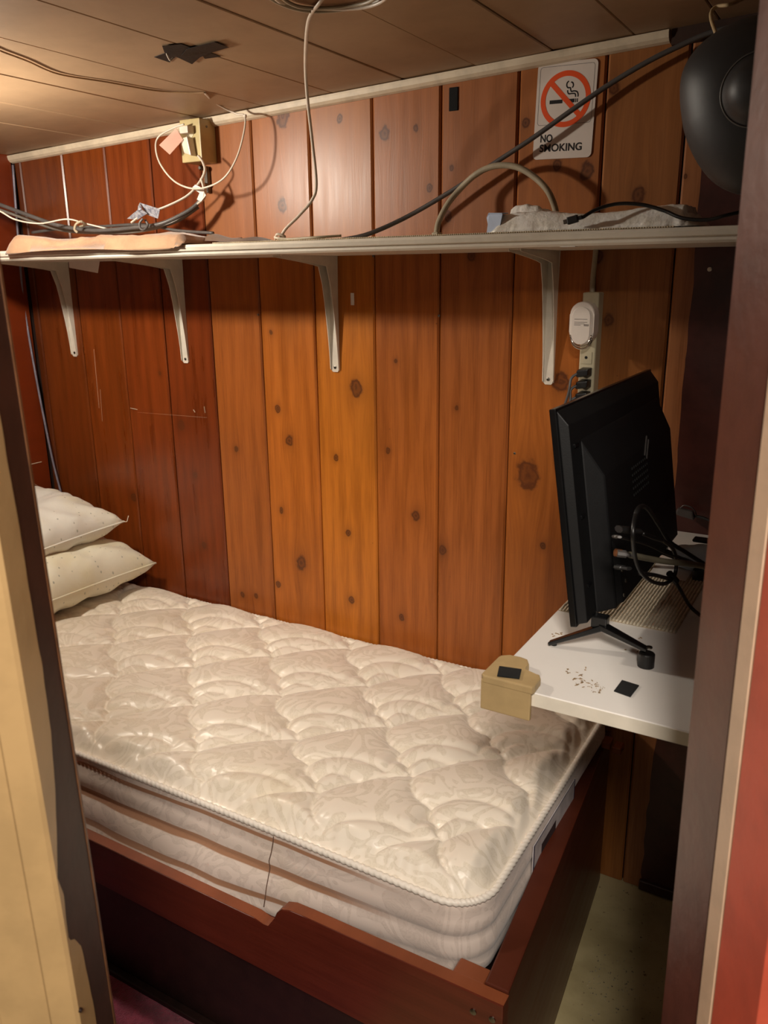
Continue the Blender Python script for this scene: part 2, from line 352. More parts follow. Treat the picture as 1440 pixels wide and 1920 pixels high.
for px, py, r in ((25, 1700, .011), (79, 1504, .0028), (97, 1672, .0032), (150, 1895, .0022), (32, 1190, .0025)):
    q = hd(px, py, .70); n = DN; rr = ray(px, py); base = L0-DX*.03+DN*(.085 if px > 85 else .0805); tt = (base-Vector((0, 0, EYE))).dot(n)/rr.dot(n); P = Vector((0, 0, EYE))+rr*tt
    B().lathe([(r, -.002), (r, .0006), (r*.6, .0012)], P, n, 14).build('screw' if r > .01 else 'nail_hole', M_steel if r > .01 else M_toe, tl)
R0, R1 = vline(hd(1329, 975, .77), hd(1240, 1900, .77), 0, 2.0)
jr = struct(slab('door_2', R0, R1, [(0, 0), (0, .083), (.03, .083), (.03, 0)], M_brown_r, bev=.002))
tr = struct(slab('trim_4', R0, R1, [(-.0015, .084), (-.0015, .112), (.03, .115), (.03, .084)], mat('pinkish_beige_casing', srgb(214, 184, 156), .4, var=.06), bev=.002))
struct(slab('trim_5', R0, R1, [(-.001, .1135), (-.003, .19), (.20, .19), (.20, .1135)], M_red))
for px, py in ((1411, 815), (1385, 837), (1418, 868), (1438, 668), (1400, 700)):
    rr = ray(px, py); n = -DX; base = R0; tt = (base-Vector((0, 0, EYE))).dot(n)/rr.dot(n); P = Vector((0, 0, EYE))+rr*tt
    B().lathe([(.0022, -.001), (.0018, .0005), (.0006, .0009)], P, n, 8).build('paint_chip', M_cream, jr)
# rest of the door wall and its head
wf = struct(slab('wall_front', L0, L1, [(-.03, .005), (-.03, .045), (-.30, .045), (-.30, .005)], M_brown))
pA = L0-DX*.30
B().box((XL, YF-.03, 0), (pA.x+.01, YF, 1.95)).build('wall_panel', M_brown, wf)
slab('wall_panel', R0, R1, [(.03, .0), (.03, .08), (.245, .08), (.245, .0)], M_brown, wf)
h0 = Vector((L0.x, L0.y, EYE+.315)); h1 = Vector((L0.x, L0.y, EYE+.52))
slab('door_head', h0, h1, [(-.30, .0), (-.30, .08), (.85, .08), (.85, .0)], M_brown, wf)

# ================================================================== BED
# frame
YR = .945; XC = -.357                     # outer corner of rail / foot board
bed = thing('bed_frame', (-1.4, 1.35, 0), 'dark cherry-stained wooden bunk frame under the mattress', 'bed frame')
X0 = W(500, 1730, YR).x; X1 = W(545, 1712, YR).x
zl, zh = EYE-1.131, EYE-1.072
top = [(XL+.004, zl), (X0-.03, zl+.002), (X0-.008, zl-.004), (X0+.004, zl-.003), (X0+.014, zl+.012), (X0+.024, zl+.036), (X0+.036, zh-.010), (X0+.055, zh-.004), (X0+.09, zh-.003), (XC-.001, zh)]
zb = .285
rp = [Vector((x, YR, z)) for x, z in top]+[Vector((XC-.001, YR, zb-.24)), Vector((XC-.042, YR, zb-.24)), Vector((XC-.042, YR, zb-.03)), Vector((XL+.004, YR, zb))]
rail = B().prism(rp, (0, .024, 0), .0022, 2).build('side_rail', M_cherry, bed)
tp = [Vector((x, YR+.001, z+.0008)) for x, z in top]; b = B(); a_ = [b.bm.verts.new(p) for p in tp]; c_ = [b.bm.verts.new(p+Vector((0, .022, 0))) for p in tp]
for i in range(len(tp)-1): b.bm.faces.new((a_[i], a_[i+1], c_[i+1], c_[i]))
tag(b.build('rail_top_edge', M_cherrytop, bed, True), 'worn top edge, lit orange-brown tone painted in')
fb = [Vector((XC-.002, YR+.0245, 0)), Vector((XC-.077, 1.80, 0)), Vector((XC-.077-.040, 1.80, 0)), Vector((XC-.042, YR+.0245, 0))]
B().prism(fb, (0, 0, zh+.004), .003, 2).build('footboard', M_cherryd, bed)
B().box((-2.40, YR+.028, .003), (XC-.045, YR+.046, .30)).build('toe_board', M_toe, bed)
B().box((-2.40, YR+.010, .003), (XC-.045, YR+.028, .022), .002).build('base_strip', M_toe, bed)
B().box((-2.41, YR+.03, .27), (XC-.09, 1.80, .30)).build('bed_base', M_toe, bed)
B().box((XC-.10, YR+.025, .30), (XC-.0435, YR+.06, zh-.004), .003).build('corner_block', M_cherrytop, bed)
for dx, dz in ((-.018, -.022), (-.05, -.024)):
    B().lathe([(.0055, 0), (.0055, .0014), (.002, .0022)], (XC+dx, YR, zh+dz-.012), (0, -1, 0), 12).build('screw', M_steel, bed)
for (px, py, dx) in ((1140, 1392, 0), (1160, 1402, 0)):
    p = Z(px, py, zh+.012); B().box((p.x-.011, p.y-.02, zh+.005), (p.x+.010, p.y+.012, zh+.022), .002).build('wood_block', M_cherrytop, bed)

# mattress -------------------------------------------------------------
MX0, MX1, MY0, MY1 = -2.40, -.440, 1.030, 1.806; ZT = EYE-.985
SC = .2055
def shells():
    """polyline seams of one quilt cell (u along the long seams, v across), cell unit 1"""
    segs = []
    def scal(u):
        if u < .52: return -.115*sin(pi*u/.52)**.7
        if u < .80: return -.075*sin(pi*(u-.52)/.28)**.7
        return -.045*sin(pi*(u-.80)/.20)**.7
    N = 40; pts = [(i/N, scal(i/N)) for i in range(N+1)]; segs += list(zip(pts, pts[1:]))
    def curve(a, c, b, n=12):
        P = [((1-t)**2*a[0]+2*t*(1-t)*c[0]+t*t*b[0], (1-t)**2*a[1]+2*t*(1-t)*c[1]+t*t*b[1]) for t in [i/n for i in range(n+1)]]
        return list(zip(P, P[1:]))
    segs += curve((0, 0), (-.16, .5), (0, 1))          # top of the shell
    segs += curve((.52, 0), (.50, .40), (.86, .72))      # first rib
    segs += curve((.86, .72), (.70, .86), (.62, .97), 8)  # short rib back to the next seam
    segs += curve((.80, 0), (.74, .22), (.93, .42), 8)    # second rib
    return segs
SEG = shells(); TN = 72
import numpy as np
def field():
    u, v = np.meshgrid((np.arange(TN)+.5)/TN, (np.arange(TN)+.5)/TN, indexing='ij'); best = np.full(u.shape, 9.)
    rib = np.full(u.shape, 9.)
    for k, (a, b_) in enumerate(SEG):
        for du in (-1, 0, 1):
            for dv in (-1, 0, 1):
                ax, ay, bx, by = a[0]+du, a[1]+dv, b_[0]+du, b_[1]+dv; ex, ey = bx-ax, by-ay
                t = np.clip(((u-ax)*ex+(v-ay)*ey)/(ex*ex+ey*ey+1e-12), 0, 1); d = np.hypot(u-ax-t*ex, v-ay-t*ey)
                if k < 52: best = np.minimum(best, d)
                else: rib = np.minimum(rib, d)
    return best*SC, rib*SC
FB, FR = field()
def samp(A, u, v):
    u = u % 1*TN-.5; v = v % 1*TN-.5; i = np.floor(u).astype(int); j = np.floor(v).astype(int); fu = u-i; fv = v-j
    g = lambda a, b_: A[a % TN, b_ % TN]
    return g(i, j)*(1-fu)*(1-fv)+g(i+1, j)*fu*(1-fv)+g(i, j+1)*(1-fu)*fv+g(i+1, j+1)*fu*fv
def quilt(x, y):
    """height of the quilted top above ZT (numpy arrays)"""
    wx = .006*np.sin(9*x+5*y)+.004*np.sin(23*y-11*x+1); wy = .006*np.sin(8*y-7*x+2)+.004*np.sin(19*x+3)
    X_, Y_ = x+wx, y+wy; c = .70710678
    u = ((X_+1.42)*c-(Y_-1.43)*c)/SC; v = ((X_+1.42)*c+(Y_-1.43)*c)/SC
    d = samp(FB, u, v); r = samp(FR, u, v)
    h = .0185*(1-np.exp(-d/.026))-.004*np.exp(-(d/.0035)**2)
    h -= .0042*np.exp(-(r/.010)**2)+.0020*np.exp(-(r/.0025)**2)
    h += .0008*np.sin(60*u+20*v)*np.exp(-d/.02)
    h += .003*np.sin(3*x+1)*np.sin(5*y)
    e = np.minimum(np.minimum(x-MX0, MX1-x), np.minimum(y-MY0, MY1-y))
    f = np.clip((e-.012)/.035, 0, 1); f = f*f*(3-2*f)
    wr = .0016*np.sin((x+y*.3)*260+3*np.sin(x*31))*np.exp(-((e-.022)/.014)**2)
    return h*f+wr-.016*np.exp(-(e/.018)**2)*1.0+.004*f
NX, NY = 500, 200; RC = .075
gx = np.linspace(MX0, MX1, NX+1); gy = np.linspace(MY0, MY1, NY+1); GX, GY = np.meshgrid(gx, gy, indexing='ij')
def rnd_corner(x, y, r=RC):
    cx = np.clip(x, MX0+r, MX1-r); cy = np.clip(y, MY0+r, MY1-r); ox, oy = x-cx, y-cy; m = np.maximum(abs(ox), abs(oy)); l = np.hypot(ox, oy)+1e-9
    k = m/l; return cx+ox*k, cy+oy*k
# distance to border must be taken before rounding
def m_ticking(side=False):
    t = NT('ivory_brocade_side' if side else 'ivory_brocade_top'); co = t.coord()
    n1 = t.noise(t.scale(co, (1, 1, 1)), 9, 2, .5, 1.2); w = t.m_('SINE', t.m_('MULTIPLY', n1, 42)); k = t.ss(w, -.1, .35)
    n2 = t.noise(co, 26, 2, .5, 2.0); w2 = t.ss(t.m_('SINE', t.m_('MULTIPLY', n2, 40)), .0, .4)
    pat = t.m_('MAXIMUM', t.m_('MULTIPLY', k, .6), t.m_('MULTIPLY', w2, k))
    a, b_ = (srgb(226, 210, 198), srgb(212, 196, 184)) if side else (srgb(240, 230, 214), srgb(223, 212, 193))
    stain = t.ss(t.noise(co, 3.2, 3), .5, .8)
    c = t.mix(pat, a, b_); c = t.mix(t.m_('MULTIPLY', stain, .35), c, srgb(214, 194, 150))
    if side:
        sp = t.node('ShaderNodeSeparateXYZ'); t.l.new(co, sp.inputs[0]); x, y, z = sp.outputs
        wob = t.m_('MULTIPLY', t.m_('SUBTRACT', t.noise(t.scale(co, (1, 1, 0)), 3.5, 2), .5), .022)
        zz = t.m_('ADD', z, wob)
        band = lambda z0, h: t.m_('SUBTRACT', t.ss(zz, z0-h-.002, z0-h), t.ss(zz, z0+h, z0+h+.002))  # tan bands: fold shade and reflection painted into the border colour
        bb = t.m_('ADD', band(EYE-1.075, .007), t.m_('ADD', band(EYE-1.022, .0035), band(EYE-1.128, .005)))
        fade = t.m_('SUBTRACT', 1.0, t.ss(x, -.75, -.55))
        c = t.mix(t.m_('MULTIPLY', bb, fade), c, srgb(172, 128, 98))
    t.set(col=c, rough=t.m_('MULTIPLY_ADD', pat, .22, .34), spec=.45, sheen=.25)
    f = t.noise(t.scale(co, (1, .25, 1)), 420, 2)
    t.bump(t.m_('ADD', t.m_('MULTIPLY', pat, .7), t.m_('MULTIPLY', f, .35)), 0.25 if side else .12, .0012); return t.m
matt = thing('mattress', (-1.42, 1.42, .33), 'ivory quilted brocade mattress lying on the bunk frame', 'mattress')
h = quilt(GX, GY); RX, RY = rnd_corner(GX, GY); co = np.stack([RX, RY, ZT+h], -1).reshape(-1, 3)
idx = np.arange((NX+1)*(NY+1)).reshape(NX+1, NY+1); q = np.stack([idx[:-1, :-1], idx[1:, :-1], idx[1:, 1:], idx[:-1, 1:]], -1).reshape(-1, 4)
me = bpy.data.meshes.new('quilted_top'); me.from_pydata(co.tolist(), [], q.tolist()); me.update(); link('quilted_top', me, m_ticking(), matt, True)
loop = [(i, 0) for i in range(0, NX)]+[(NX, j) for j in range(0, NY)]+[(i, NY) for i in range(NX, 0, -1)]+[(0, j) for j in range(NY, 0, -1)]
loop = loop[::2]; LP = [(RX[i, j], RY[i, j], ZT+h[i, j]) for i, j in loop]; n = len(LP)
nrm = []
for i in range(n):
    a, c = LP[i-3], LP[(i+3) % n]; d = Vector((c[0]-a[0], c[1]-a[1], 0)).normalized(); nrm.append(Vector((d.y, -d.x, 0)))
prof = [(0, -.017), (.0015, -.026), (.004, -.033), (.0015, -.040), (.006, -.055), (.0075, -.070), (.003, -.084), (.0, -.090), (.004, -.100), (.008, -.118), (.006, -.134), (.001, -.143), (.003, -.155), (.001, -.172), (-.01, -.183)]
b = B(); rings = []
for k, (o, dz) in enumerate([(0, None)]+prof):
    ring = []
    for i in range(n):
        p = Vector(LP[i]); wv = .0022*sin(i*.05+k*.4)*(.5+.5*sin(i*.013)) if k > 2 else 0; zwv = .004*sin(i*.021+k*.1) if 3 < k < 14 else 0
        if nrm[i].y < 0 and k > 2: wv += .056*(-nrm[i].y)**2*((k-2)/12.)**1.3*min(1, max(0, (-.52-p.x)/.45))
        ring.append(b.bm.verts.new(p if dz is None else Vector((p.x, p.y, ZT+dz+zwv))+nrm[i]*(o+wv)))
    rings.append(ring)
for k in range(len(rings)-1):
    for i in range(n): j = (i+1) % n; b.bm.faces.new((rings[k][i], rings[k+1][i], rings[k+1][j], rings[k][j]))
b.bm.faces.new(rings[-1]); b.build('side_border', m_ticking(True), matt, True)
M_pipe = mat('white_twisted_piping', srgb(238, 230, 218), .45, var=.04)
pp = [Vector((LP[i][0], LP[i][1], ZT-.0185+.0015*sin(i*.04)))+nrm[i]*.003 for i in range(n)]; pp += [pp[0]]
pf = cr(pp, 3); B().tube(pf, .0062, 10, 1.0, fn=lambda i, a: 1+.13*sin(2*a-i*1.35)).build('top_piping', M_pipe, matt, True)
# seam thread down the front border and a maker's patch on the foot side
p = W(505, 1600, MY0-.02); sb_ = min(1, (-.52-p.x)/.45)*.056
B().tube(cr([Vector((p.x+dx_, MY0-o_-sb_*max(0, (k_-2)/12)**1.3-.0035, ZT+dz_)) for dx_, o_, k_, dz_ in ((0, .002, 2, -.026), (.001, .004, 3, -.036), (.001, .006, 5, -.055), (-.001, .0075, 6, -.070), (0, .004, 7, -.084), (.001, .004, 9, -.100), (.0015, .008, 10, -.118), (0, .006, 11, -.134), (0, .004, 13, -.155))], 3), .0009, 5).build('border_seam', mat('seam_thread', srgb(110, 82, 66), .8), matt, True)
ya, yb = X(1028, 1560, MX1+.01).y, X(1072, 1470, MX1+.01).y
def patch(y0, y1, z0, z1, dx, m, nm, par):
    pts = [Vector((MX1+dx, y0, z0)), Vector((MX1+dx, y1, z0+.004)), Vector((MX1+dx, y1, z1)), Vector((MX1+dx, y0, z1-.002))]
    return B().prism(pts, (-.002, 0, 0)).build(nm, m, par)
lb = patch(1.255, 1.50, ZT-.145, ZT-.037, .0125, mat('label_cloth', srgb(204, 196, 196), .6), 'sewn_label', matt)
tag(lb, 'white sewn label with a navy border and a dark picture')
for (y0, y1, z0, z1) in ((1.257, 1.260, ZT-.143, ZT-.04), (1.495, 1.498, ZT-.141, ZT-.04), (1.258, 1.497, ZT-.041, ZT-.038), (1.258, 1.497, ZT-.144, ZT-.141)):
    patch(y0, y1, z0, z1, .0131, mat('navy_print', srgb(34, 36, 66), .6), 'label_border', lb)
patch(1.30, 1.38, ZT-.115, ZT-.062, .0131, mat('dark_label_picture', srgb(60, 48, 50), .6), 'label_picture', lb)

# pillows ----------------------------------------------------------------
def m_pillow(nm, c1, c2):
    t = NT(nm); co = t.coord(); c = t.mix(t.ss(t.noise(co, 6, 3), .4, .75), c1, c2)
    v = t.node('ShaderNodeTexVoronoi', {'Scale': 58.0}); mp = t.scale(co, (1.0, 1.0, .5)); t.l.new(mp, v.inputs['Vector'])
    ps = t.node('ShaderNodeSeparateXYZ'); t.l.new(co, ps.inputs[0])
    tick = t.m_('SUBTRACT', 1.0, t.ss(v.outputs['Distance'], .12, .17))
    side = t.node('ShaderNodeAttribute', attribute_name='rim').outputs['Fac']
    c = t.mix(t.m_('MULTIPLY', t.m_('MULTIPLY', tick, side), .6), c, srgb(130, 136, 120))
    t.set(col=c, rough=.62, sheen=.2); t.bump(t.m_('ADD', t.noise(co, 22, 4), t.m_('MULTIPLY', t.noise(co, 300, 2), .1)), .35, .006); return t.m
def pillow(name, c, ax, ay, H, rot, m, label, seed, tilt=0, rise=0):
    root = thing(name, (c[0], c[1], c[2]-H*.5), label, 'pillow', 'bed pillows'); N = 56; b = B()
    rt = Matrix.Rotation(rot, 3, 'Z') @ Matrix.Rotation(tilt, 3, 'X') @ Matrix.Rotation(rise, 3, 'Y')
    lay = b.bm.verts.layers.float.new('rim')
    for sgn in (1, -1):
        g = []
        for i in range(N+1):
            row = []
            for j in range(N+1):
                s, t = 2*i/N-1, 2*j/N-1
                pin = 1-.06*(1-abs(s)**2.5)*abs(t)**2-.0; pin2 = 1-.06*(1-abs(t)**2.5)*abs(s)**2
                x, y = s*ax*pin2, t*ay*pin
                k = max(0, (1-abs(s)**4.2)*(1-abs(t)**4.2))**.50
                z = sgn*H/2*k*(1.0 if sgn > 0 else .72)
                nz = noise.noise(Vector((s*2.3+seed, t*2.3, sgn*1.0+seed)))
                ang = abs(s*t); z += .018*nz*k+.010*sin(18*atan2(t, s)+seed)*(1-k)*k*2
                edge = max(abs(s), abs(t)); z += .006*sin(26*(s+t)+seed*3)*edge**8*k
                v = b.bm.verts.new(Vector(c)+rt @ Vector((x, y, z))); v[lay] = min(1, max(0, (edge-.58)/.06)) if sgn > 0 else 1.0
                row.append(v)
            g.append(row)
        for i in range(N):
            for j in range(N): b.bm.faces.new((g[i][j], g[i+1][j], g[i+1][j+1], g[i][j+1]))
    bmesh.ops.remove_doubles(b.bm, verts=b.bm.verts, dist=.0004)
    bmesh.ops.recalc_face_normals(b.bm, faces=b.bm.faces)
    o = b.build('cushion', m, root, True)
    loopp = []
    for s, t in [(2*i/24-1, -1) for i in range(24)]+[(1, 2*i/24-1) for i in range(24)]+[(1-2*i/24, 1) for i in range(24)]+[(-1, 1-2*i/24) for i in range(24)]:
        pin = 1-.06*(1-abs(s)**2.5)*abs(t)**2; pin2 = 1-.06*(1-abs(t)**2.5)*abs(s)**2
        loopp.append(Vector(c)+rt @ Vector((s*ax*pin2, t*ay*pin, 0)))
    B().tube(loopp+[loopp[0]], .0028, 6).build('seam_edge', m, root, True)
    return root, rt
P1 = m_pillow('cream_pillow_cotton', srgb(238, 234, 214), srgb(232, 222, 186))
P2 = m_pillow('white_pillow_cotton', srgb(240, 239, 230), srgb(236, 230, 206))
pillow('pillow', (-2.165, 1.482, ZT+.094), .235, .315, .205, radians(-4), P1, 'cream ticked pillow lying on the mattress, lower of the two', 2.1, tilt=radians(1))
rt_, _ = pillow('pillow', (-2.215, 1.455, ZT+.238), .205, .30, .165, radians(-3), P2, 'white ticked pillow on top of the other pillow, loose thread at its corner', 5.3, tilt=radians(3), rise=radians(5))
p = Vector((-2.215, 1.455, ZT+.238))+Matrix.Rotation(radians(-3), 3, 'Z') @ Matrix.Rotation(radians(3), 3, 'X') @ Matrix.Rotation(radians(5), 3, 'Y') @ Vector((.205, .30, 0))
cord('loose_thread', [p, p+Vector((.012, 0, .002)), p+Vector((.018, 0, .014)), p+Vector((.022, 0, .022))], .0012, P2, rt_)

# ================================================================== SHELF
SY = 1.53; SZ0 = EYE+.0455; SZ1 = EYE+.072
sh = thing('wall_shelf', (-1.2, 1.7, SZ0), 'long white painted wall shelf on triangular metal brackets', 'shelf')
pr = [(YW, SZ0), (SY+.004, SZ0), (SY, SZ0+.004), (SY, SZ0+.010), (SY-.006, SZ0+.012), (SY-.008, SZ0+.020), (SY-.004, SZ1-.001), (SY+.006, SZ1), (YW, SZ1)]
B().prism([Vector((XL, y, z)) for y, z in pr], (XR-XL-.01, 0, 0)).build('board', M_white, sh)
b = B()
for i in range(230):
    x = -1.36+i*.0045; b.box((x, SY-.001, SZ1), (x+.0026, SY+.24, SZ1+.0022))
lin = b.build('grip_liner', mat('ribbed_cream_liner', srgb(216, 200, 170), .8), sh); lin['kind'] = 'stuff'
p = W(1067, 458, SY+.01); B().box((p.x-.014, SY+.002, SZ0-.0012), (p.x+.014, SY+.02, SZ0), .0004).build('paint_chip', M_paper, sh)
def bracket(x, i):
    y0 = YW-.001; zt = SZ0; leg = .292; arm = .235; w = .0145
    bb = B()   # U-section pressed steel: back plate on wall, plate under shelf, and web curving between
    bb.prism([Vector((x-w, y0, zt)), Vector((x+w, y0, zt)), Vector((x+w*.72, y0, zt-leg+.004)), Vector((x+w*.5, y0, zt-leg)), Vector((x-w*.5, y0, zt-leg)), Vector((x-w*.72, y0, zt-leg+.004))], (0, -.0022, 0))
    bb.prism([Vector((x-w, y0, zt)), Vector((x+w, y0, zt)), Vector((x+w*.6, y0-arm, zt)), Vector((x-w*.6, y0-arm, zt))], (0, 0, -.002))
    N = 14
    for sx in (-1, 1):
        xx = lambda f: x+sx*w*(1-.35*f)
        outer = []; inner = []
        for i2 in range(N+1):
            t = i2/N; a = t*pi/2
            d = 1-t
            # edge of the side flange: follows the wall, rounds the corner, follows the shelf
            if t < .5: f = 1-t*2; inner.append((y0-.006-.034*(1-f)**1.5, zt-.034-(leg-.042)*f))
            else: f = (t-.5)*2; inner.append((y0-.048-(arm-.054)*f, zt-.026+.021*f**.8))
        poly = [(y0, zt), (y0, zt-leg+.004)]+inner+[(y0-arm+.002, zt)]
        bb.prism([Vector((x+sx*(w-.003), y, z)) for y, z in poly], (sx*.0016, 0, 0))
    ob = bb.build('bracket', M_bracket, sh)
    for dz in (-leg+.012, -.03):
        B().lathe([(.0042, 0), (.0042, .001), (.002, .0018)], (x, y0-.0022, zt+dz), (0, -1, 0), 10).build('screw', M_steel, ob)
for i, px in enumerate(((141, 655), (349, 665), (630, 680), (1030, 700))): bracket(W(*px).x-.001, i)
# paper sheet poking out below the shelf
p0, p1, p2, p3 = W(128, 484, 1.70), W(188, 486, 1.70), W(183, 512, 1.70), W(130, 502, 1.70)
o = B().prism([p0+Vector((0, 0, .006)), p1+Vector((0, 0, .006)), p2, p3], (0, .0012, 0)).build('paper_sheet', M_paper); tag(o, 'white paper sheet hanging below the left end of the shelf', 'paper')

# folded tan cloth --------------------------------------------------------
def cloth_pt(u, v, top):
    x = -2.085+u*.64; y0 = SY-.022-.006*sin(5*u); y1 = 1.76
    y = y0+(y1-y0)*v; hh = .030*(1-.35*u)+.005*sin(9*u+1)+.004*sin(14*u+6*v)
    if v < .1: k = sqrt(max(0, 1-((.1-v)/.1)**2)); 
    else: k = 1
    e = min(1, (u/.05)); e = sqrt(max(0, 1-(1-e)**2)); e2 = min(1, (1-u)/.03)
    fo = (.0045*noise.noise(Vector((x*16, y*7, 1)))+.003*noise.noise(Vector((x*45+y*20, y*12, 4)))) if top else 0
    y += (.006*noise.noise(Vector((x*14, 2, 0))))*(1-v)
    z = SZ1+.0024+((hh+fo)*k*max(.25, e)*max(.35, e2) if top else 0)
    if not top and v < .1: z -= .014*(1-v/.1)*(1 if u < .97 else .3)*(.6+.4*sin(7*u+2))
    if top and v < .1: z -= .014*(1-v/.1)*.6
    return Vector((x, y, z))
def m_cloth():
    t = NT('tan_cotton_cloth'); co = t.coord(); c = t.mix(t.ss(t.noise(co, 8, 4), .35, .7), srgb(172, 134, 102), srgb(142, 106, 78))
    t.set(col=c, rough=.85, sheen=.3); t.bump(t.m_('ADD', t.noise(co, 30, 4), t.m_('MULTIPLY', t.noise(co, 500, 2), .25)), .5, .004); return t.m
MC = m_cloth(); b = B(); NU, NV = 70, 26
gt = [[b.bm.verts.new(cloth_pt(i/NU, j/NV, True)) for j in range(NV+1)] for i in range(NU+1)]
gb = [[b.bm.verts.new(cloth_pt(i/NU, j/NV, False)) for j in range(NV+1)] for i in range(NU+1)]
for g in (gt, gb):
    for i in range(NU):
        for j in range(NV): b.bm.faces.new((g[i][j], g[i+1][j], g[i+1][j+1], g[i][j+1]))
for i in range(NU):
    for j in (0, NV): b.bm.faces.new((gt[i][j], gt[i+1][j], gb[i+1][j], gb[i][j]))
for j in range(NV):
    for i in (0, NU): b.bm.faces.new((gt[i][j], gt[i][j+1], gb[i][j+1], gb[i][j]))
rootc = thing('folded_cloth', (-1.8, 1.62, SZ1), 'folded tan cotton cloth draped over the left end of the shelf', 'cloth')
b.build('folded_bundle', MC, rootc, True)
def flap(u, v): return Vector((-1.47+u*.30, 1.60+v*.16, SZ1+.004+(.022*(1-u)**1.3+.004*sin(13*u+5*v))*sin(pi*min(1, .08+v*.92))))
b = B().grid(flap, 30, 12, .002); b.build('flattened_tail', MC, rootc, True)

# ================================================================== ceiling things
def onc(px, py, dz=0):
    z = EYE+.40
    for _ in range(8): p = Z(px, py, z); z = zc(p.x)-dz
    return Z(px, py, z)
def below(p, d=.002): return Vector((p.x, p.y, zc(p.x)-d))
# ceiling rose + cords
c = onc(614, -52); jc = thing('ceiling_junction_cover', c, 'round tan wooden ceiling cover with cords looped round it', 'ceiling fitting')
B().lathe([(.098, 0), (.098, -.010), (.090, -.020), (.06, -.024), (.0, -.025)], (c.x, c.y, c.z-.001), (0, 0, 1), 40).build('cover_disc', mat('tan_wood_disc', srgb(150, 112, 76), .5, var=.15, vs=20), jc, True)
for k, (rr, zz, m) in enumerate(((.086, -.0275, M_whitec), (.070, -.030, M_beigec), (.093, -.026, M_beigec))):
    pts = [Vector((c.x+rr*cos(a)*(1+.06*sin(3*a+k)), c.y+rr*sin(a), c.z+zz-.003*sin(2*a+k))) for a in [2*pi*i/40 for i in range(39)]]
    B().tube(pts, .0028, 6).build('looped_cord', m, jc, True)
# white cord down to the shelf
p = [onc(606, -4, .026), onc(596, 10, .03), onc(586, 22, .026), onc(578, 42, .024), onc(574, 80, .022), W(573, 130, 1.50), W(577, 190, 1.555), W(586, 270, 1.60), W(593, 345, 1.62), W(585, 375, 1.62), W(560, 405, 1.61), W(535, 430, 1.60)]
p.append(Vector((W(524, 443, 1.60).x, 1.60, SZ1+.006)))
hc = thing('hanging_cord', p[-1], 'white flat cord hanging from the ceiling cover down to the shelf', 'cord')
cord('cord', p, .0034, M_whitec, hc, .6)
q = p[-1]; cord('knot', [q+Vector((-.012, 0, .002)), q+Vector((.0, -.008, .012)), q+Vector((.014, .0, .008)), q+Vector((.003, .008, .003)), q+Vector((-.010, -.004, .006)), q+Vector((.012, -.006, .002)), q+Vector((.07, -.015, -.001)), q+Vector((.11, .02, .002)), q+Vector((.05, .03, .000)), q+Vector((.0, .012, .001))], .003, M_whitec, hc)
cord('cord_tail', [q+Vector((.0, -.006, .002)), q+Vector((.05, -.02, .0)), q+Vector((.12, -.03, .001)), q+Vector((.17, -.0, .004))], .0028, M_beigec, hc)
# black tape cross
def tape_piece(pxs, dz, par):
    pts = [below(onc(*q), dz) for q in pxs]; return B().prism(pts, (0, 0, .0006)).build('tape_strip', M_tape, par)
M_tape = mat('black_cloth_tape', srgb(20, 16, 13), .55, var=.15, bump=.3, bs=150, spec=.25)
tc = thing('tape_patch', below(onc(358, 97), .002), 'crossed strips of black tape stuck on the ceiling', 'tape')
tape_piece([(289, 106), (308, 99), (331, 104), (318, 116)], .0012, tc); tape_piece([(304, 84), (340, 80), (384, 97), (360, 118), (330, 104), (308, 96)], .0024, tc)
tape_piece([(350, 88), (402, 75), (429, 85), (396, 95), (360, 110), (340, 100)], .0036, tc); tape_piece([(378, 101), (396, 98), (414, 105), (384, 109)], .0014, tc)
a, b2 = below(onc(312, 96), .004), below(onc(324, 102), .006)
cord('bare_wire_end', [a, (a+b2)/2-Vector((0, 0, .008)), b2], .0016, M_whitec, tc)
# thin painted wire along the ceiling to the loop by the outlet box
w_ = [below(onc(x, y), .002) for x, y in ((-30, 78), (0, 93), (50, 112), (110, 137), (200, 152), (290, 168), (350, 172), (384, 172))]
tw = thing('surface_wire', w_[4], 'thin painted wire stapled along the ceiling to the white outlet plug', 'wire')
cord('ceiling_run', w_, .0018, mat('painted_over_wire', srgb(190, 156, 118), .5), tw)
yb = 1.765
bl = [w_[-1], W(400, 190, 1.70), W(425, 205, 1.75), W(445, 214, yb), W(459, 218, yb-.006), W(457, 250, yb-.02), W(442, 300, yb-.035), W(415, 338, yb-.045), W(370, 354, yb-.05), W(330, 342, yb-.045), W(302, 310, yb-.04), W(292, 278, yb-.03), W(298, 256, yb-.02), W(325, 240, yb-.03), W(345, 233, 1.738)]
cord('hanging_loop', bl, .0024, M_whitec, tw)
B().box(bl[4]-Vector((.004, .003, .003)), bl[4]+Vector((.004, .004, .004)), .001).build('wire_clip', M_whitec, tw)
